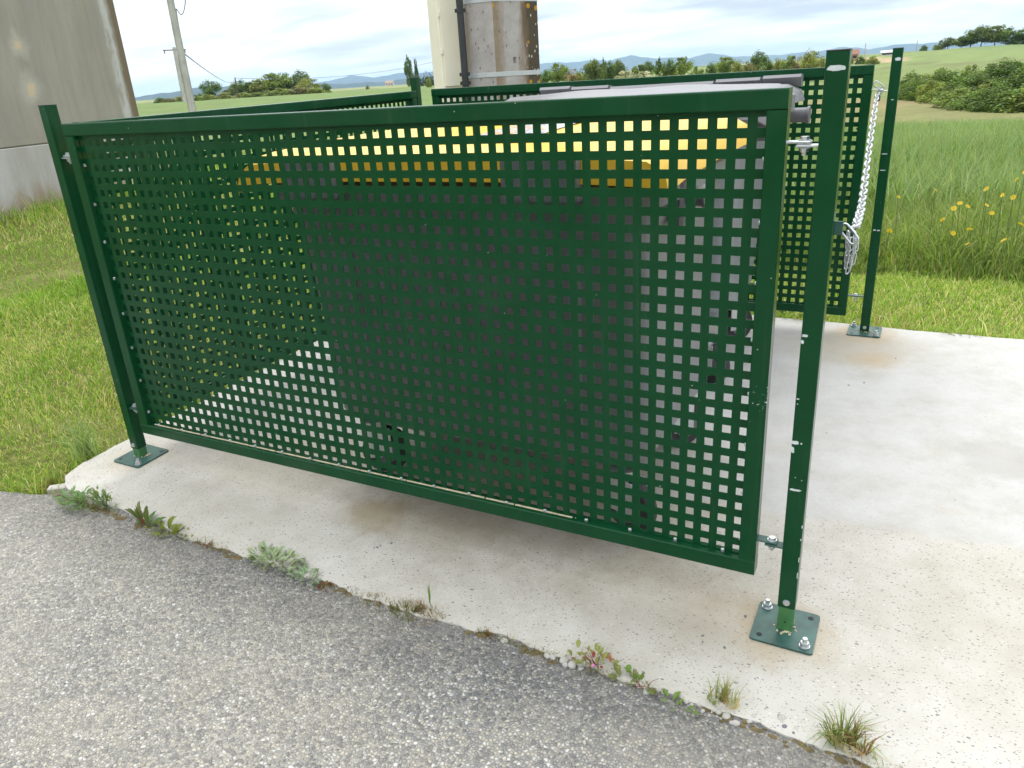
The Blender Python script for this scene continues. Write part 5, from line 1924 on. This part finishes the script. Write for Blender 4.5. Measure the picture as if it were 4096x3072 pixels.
def tree(az, r, el_top, wdeg, kind, k, name, label, group, base=None, sink=0.0):
    p = on_ray(az, r)
    z0 = (float(terrain(p.x, p.y)) if base is None else base) - sink
    top = CAM.z + r * math.tan(math.radians(el_top))
    h = max(0.8, top - z0)
    w_ = r * math.radians(wdeg)
    e = empty(name, (p.x, p.y, z0), label, 'bush' if name.endswith('bush') or name == 'hedge_shrub' else 'tree', group)
    me = VAR[kind][k % len(VAR[kind])]
    o = link_mesh('crown', me, None, e, world=False)
    low = {'round': 0.12, 'bush': -0.02, 'column': 0.02, 'cone': 0.0, 'rust': 0.12, 'blossom': 0.0}[kind]
    o.location = (0, 0, h * low)
    o.scale = (w_, w_, h * (1 - low) / 1.02)
    o.rotation_euler = (0, 0, tr.random() * 6.28)
    t = link_mesh('trunk', TRUNKS[tr.randrange(3)], None, e, world=False)
    t.scale = (max(w_ * 0.55, 0.6),) * 2 + (h,)
    t.rotation_euler = (0, 0, tr.random() * 6.28)
    return e


# clump in the field on the left
LC = [(-51.4, 250, 0.42, 0.55, 'bush', 2), (-50.9, 245, 0.38, 0.6, 'bush', 4), (-50.2, 250, 0.42, 0.7, 'bush', 1), (-49.0, 255, 0.52, 0.7, 'bush', 2), (-48.2, 260, 1.12, 0.95, 'round', 0), (-48.5, 235, 0.45, 0.8, 'bush', 3),
      (-47.5, 235, 0.50, 0.9, 'bush', 1), (-46.9, 262, 0.70, 0.8, 'round', 4), (-46.35, 265, 1.05, 0.9, 'round', 0), (-45.6, 265, 0.98, 0.9, 'round', 1), (-46.2, 232, 0.45, 0.9, 'bush', 3), (-44.9, 262, 1.12, 1.2, 'round', 2),
      (-44.1, 262, 1.38, 1.5, 'round', 1), (-44.9, 230, 0.50, 1.1, 'bush', 0), (-43.1, 265, 1.34, 1.5, 'round', 3), (-42.3, 262, 1.40, 0.8, 'round', 0), (-43.7, 230, 0.56, 1.2, 'bush', 3), (-41.9, 255, 0.98, 1.0, 'round', 2),
      (-42.4, 230, 0.62, 1.2, 'bush', 4), (-41.4, 228, 0.55, 1.0, 'bush', 3), (-40.75, 300, 0.68, 0.55, 'bush', 2)]
for i, (az, r, el, w_, kd, k) in enumerate(sorted(LC)):
    tree(az, r, el * 1.1 + 0.03, w_ * 1.6, kd, k, 'field_tree' if kd == 'round' else 'field_bush', f'{ORD[i]} from the left in the tree clump in the field between hut and pylon', 'tree clump in the field')
# lone tree, poplars and conifers left of the pylon
tree(-37.9, 500, 0.50, 0.3, 'bush', 0, 'field_bush', 'small lone bush in the open field left of the poplars', None)
tree(-34.95, 420, 2.34, 0.75, 'column', 0, 'poplar_tree', 'tall leafy poplar rising left of the dark conifers', None)
tree(-34.55, 420, 0.9, 0.7, 'round', 0, 'field_tree', 'low round tree at the foot of the tall poplar', None)
p = on_ray(-34.42, 425)
e = empty('poplar_tree', (p.x, p.y, float(terrain(p.x, p.y))), 'half-bare poplar just right of the leafy poplar', 'tree')
t = link_mesh('trunk', BARE, None, e, world=False)
t.scale = (5, 5, 15.5)
o = link_mesh('crown', VAR['column'][1], None, e, world=False)
o.scale = (2.6, 2.6, 13.0)
o.location = (0, 0, 1)
for i, (az, el) in enumerate(((-34.2, 0.98), (-33.95, 1.12), (-33.7, 1.2), (-33.5, 1.12), (-33.25, 1.2), (-33.0, 1.08), (-32.75, 1.12))):
    tree(az, 440 + 6 * (i % 3), el, 0.62, 'cone', i, 'conifer_tree', f'{ORD[i]} dark conifer from the left in the row beside the cream cabinet', 'dark conifers by the cabinet')
tree(-33.62, 130, 0.82, 0.42, 'bush', 3, 'field_bush', 'bright green young bush in front of the dark conifers', None)
# tree line behind the back panel
RT = [(-25.5, 0.72, 0.9, 'round', 3), (-24.5, 1.10, 1.3, 'round', 1), (-23.6, 0.72, 1.0, 'rust', 0), (-23.0, 0.55, 1.1, 'bush', 3), (-22.05, 1.17, 1.4, 'round', 4), (-21.9, 0.62, 1.6, 'bush', 4), (-21.33, 1.42, 0.34, 'column', 0), (-21.0, 0.95, 1.0, 'round', 0),
      (-20.3, 1.03, 1.0, 'round', 4), (-19.8, 0.55, 1.3, 'blossom', 0), (-18.9, 0.68, 1.0, 'round', 1), (-18.3, 0.80, 0.9, 'round', 0), (-18.4, 0.45, 1.2, 'blossom', 0), (-17.55, 1.18, 0.48, 'column', 0), (-16.95, 0.90, 0.8, 'round', 3), (-16.9, 0.45, 1.1, 'bush', 3),
      (-15.95, 0.97, 1.1, 'round', 1), (-15.0, 0.48, 0.9, 'bush', 0), (-14.05, 0.55, 0.75, 'bush', 2), (-13.1, 0.80, 1.3, 'round', 1), (-12.3, 0.58, 0.9, 'bush', 1), (-11.6, 0.55, 0.9, 'bush', 4), (-10.95, 0.95, 0.9, 'round', 0), (-10.3, 0.5, 0.9, 'bush', 2),
      (-9.75, 0.55, 0.8, 'bush', 1), (-9.0, 0.62, 0.9, 'round', 1), (-8.5, 0.56, 0.7, 'rust', 0), (-7.75, 0.85, 1.0, 'round', 2), (-7.0, 0.50, 0.8, 'bush', 1)]
for i, (az, el, w_, kd, k) in enumerate(RT):
    tree(az, 125 + 22 * tr.random(), el, w_ * (1.3 if kd != 'column' else 1.2), kd, k, {'column': 'poplar_tree', 'bush': 'line_bush', 'blossom': 'line_bush'}.get(kd, 'line_tree'),
         f'{ORD[i]} from the pylon in the tree line showing above the back panel', 'tree line above the back panel')
# scrub on the opposite slope, three rows deep
for rowi, (rname, frac, cnt) in enumerate((('lowest', 0.0, 13), ('middle', 0.42, 13), ('topmost', 0.85, 11))):
    for i in range(cnt):
        az = -1.7 + 8.3 * (i + 0.5 * (rowi % 2)) / (cnt - 1) + tr.uniform(-0.12, 0.12)
        ra = float(np.interp(az, [-2, -1.5, 0, 1.5, 2.8, 6.5], [97, 95, 88, 80, 72, 68]))
        rb = float(np.interp(az, [-2, -1, 0, 1, 1.6, 2.4, 6.5], [100, 103, 106, 110, 118, 124, 126]))
        r = ra + (rb - ra) * frac
        p = on_ray(az, r)
        h = tr.uniform(1.5, 2.9) * (1.1 if rowi else 0.8)
        el = math.degrees(math.atan2(float(terrain(p.x, p.y)) + h - CAM.z, r))
        tree(az, r, el, math.degrees(tr.uniform(2.6, 5.6) / r), 'bush', [5, 0, 2, 5, 3, 2, 0, 5, 2][(i * 2 + rowi) % 9], 'hedge_shrub', f'{ORD[i]} from the left in the {rname} row of scrub on the slope at right', 'scrub on the slope')
tree(-2.45, 100, -1.1, 0.35, 'bush', 3, 'field_bush', 'small bright green shrub just left of the back right post, on the slope', None)
# trees on the hill crest
HC = [(-1.15, 0.62, 0.35, 'bush', 2), (-0.35, 0.72, 0.5, 'bush', 0), (0.15, 0.92, 0.7, 'round', 4), (0.85, 0.85, 0.8, 'round', 1), (1.35, 1.22, 1.0, 'round', 3), (1.9, 1.42, 1.2, 'round', 4), (2.6, 1.38, 1.2, 'round', 1), (3.15, 1.18, 1.0, 'round', 0),
      (3.75, 0.85, 0.8, 'bush', 2), (4.3, 1.15, 1.0, 'round', 3), (5.1, 1.3, 1.2, 'round', 1)]
for i, (az, el, w_, kd, k) in enumerate(HC):
    tree(az, 268, el + 0.12, w_ * 1.45, kd, k, 'hill_tree' if kd == 'round' else 'hill_bush', f'{ORD[i]} from the left in the clump on the hill crest at right', 'clump on the hill crest')
for i, (az, r, el, w_) in enumerate(((-5.4, 195, 0.42, 0.7), (-4.7, 190, 0.36, 0.7), (-4.0, 188, 0.30, 0.9), (-3.3, 240, 0.62, 0.35))):
    tree(az, r, el, w_, 'bush', i + 1, 'hill_bush', f'{ORD[i]} from the left of the low bushes between the two right-hand posts', 'low bushes between the right posts')


# ---- far houses
def house(az, r, z_el, w_, d_, h, roofc, wallc, label, rz):
    p = on_ray(az, r)
    z0 = CAM.z + r * math.tan(math.radians(z_el))
    zt = float(terrain(p.x, p.y))
    z0 = min(z0, zt)
    z0 = zt - 0.1
    e = empty('far_house', (p.x, p.y, z0), label, 'house', None, rz)
    lpart(MB().box((-w_ / 2, -d_ / 2, 0), (w_ / 2, d_ / 2, h), 0.02), 'wall', m_plain('house_wall', wallc, 0.9), e)
    o_ = 0.3
    mb = MB().add([(-w_ / 2 - o_, -d_ / 2 - o_, h), (w_ / 2 + o_, -d_ / 2 - o_, h), (w_ / 2 + o_, d_ / 2 + o_, h), (-w_ / 2 - o_, d_ / 2 + o_, h), (-w_ / 2 - o_, 0, h + d_ * 0.28), (w_ / 2 + o_, 0, h + d_ * 0.28)],
                  [(0, 1, 5, 4), (2, 3, 4, 5), (0, 4, 3), (1, 2, 5), (3, 2, 1, 0)])
    lpart(mb, 'roof', m_plain('house_roof', roofc, 0.9, var=0.3), e)
    for k in (-0.28, 0.02, 0.3):
        lpart(MB().box((w_ * k - 0.45, -d_ / 2 - 0.06, h * 0.4), (w_ * k + 0.45, -d_ / 2 - 0.01, h * 0.78)), 'window', RUBBER, e)
    return e


house(-36.35, 900, 0.4, 9, 7, 3.6, (0.34, 0.24, 0.19), (0.55, 0.47, 0.42), 'tiny far farmhouse with a red roof left of the poplars', 0.5)
house(-5.45, 215, 0.1, 4.0, 4, 1.4, (0.24, 0.12, 0.075), (0.36, 0.24, 0.17), 'small brick-red building beside the front right post on the hill', 0.2)
house(-3.2, 235, 0.2, 2.6, 2, 0.8, (0.55, 0.55, 0.55), (0.65, 0.63, 0.6), 'small white building left of the back right post on the hill', 0.1)


# ================================================================== HAZE
hz = MB().box((CAM.x - 14600, CAM.y - 14600, -27), (CAM.x + 14600, CAM.y + 14600, 330)).mesh('haze')
mt = bpy.data.materials.new('haze_air')
mt.use_nodes = True
n = NT(mt.node_tree)
pv = n.new('ShaderNodeVolumePrincipled')
pv.inputs['Color'].default_value = (0.52, 0.72, 1.0, 1)
pv.inputs['Density'].default_value = 0.00007
pv.inputs['Anisotropy'].default_value = 0.2
mo = n.new('ShaderNodeOutputMaterial')
n.t.links.new(pv.outputs[0], mo.inputs['Volume'])
hz.materials.append(mt)
tag(link_mesh('haze', hz), 'pale blue haze softening the far hills', 'haze', kind='stuff')
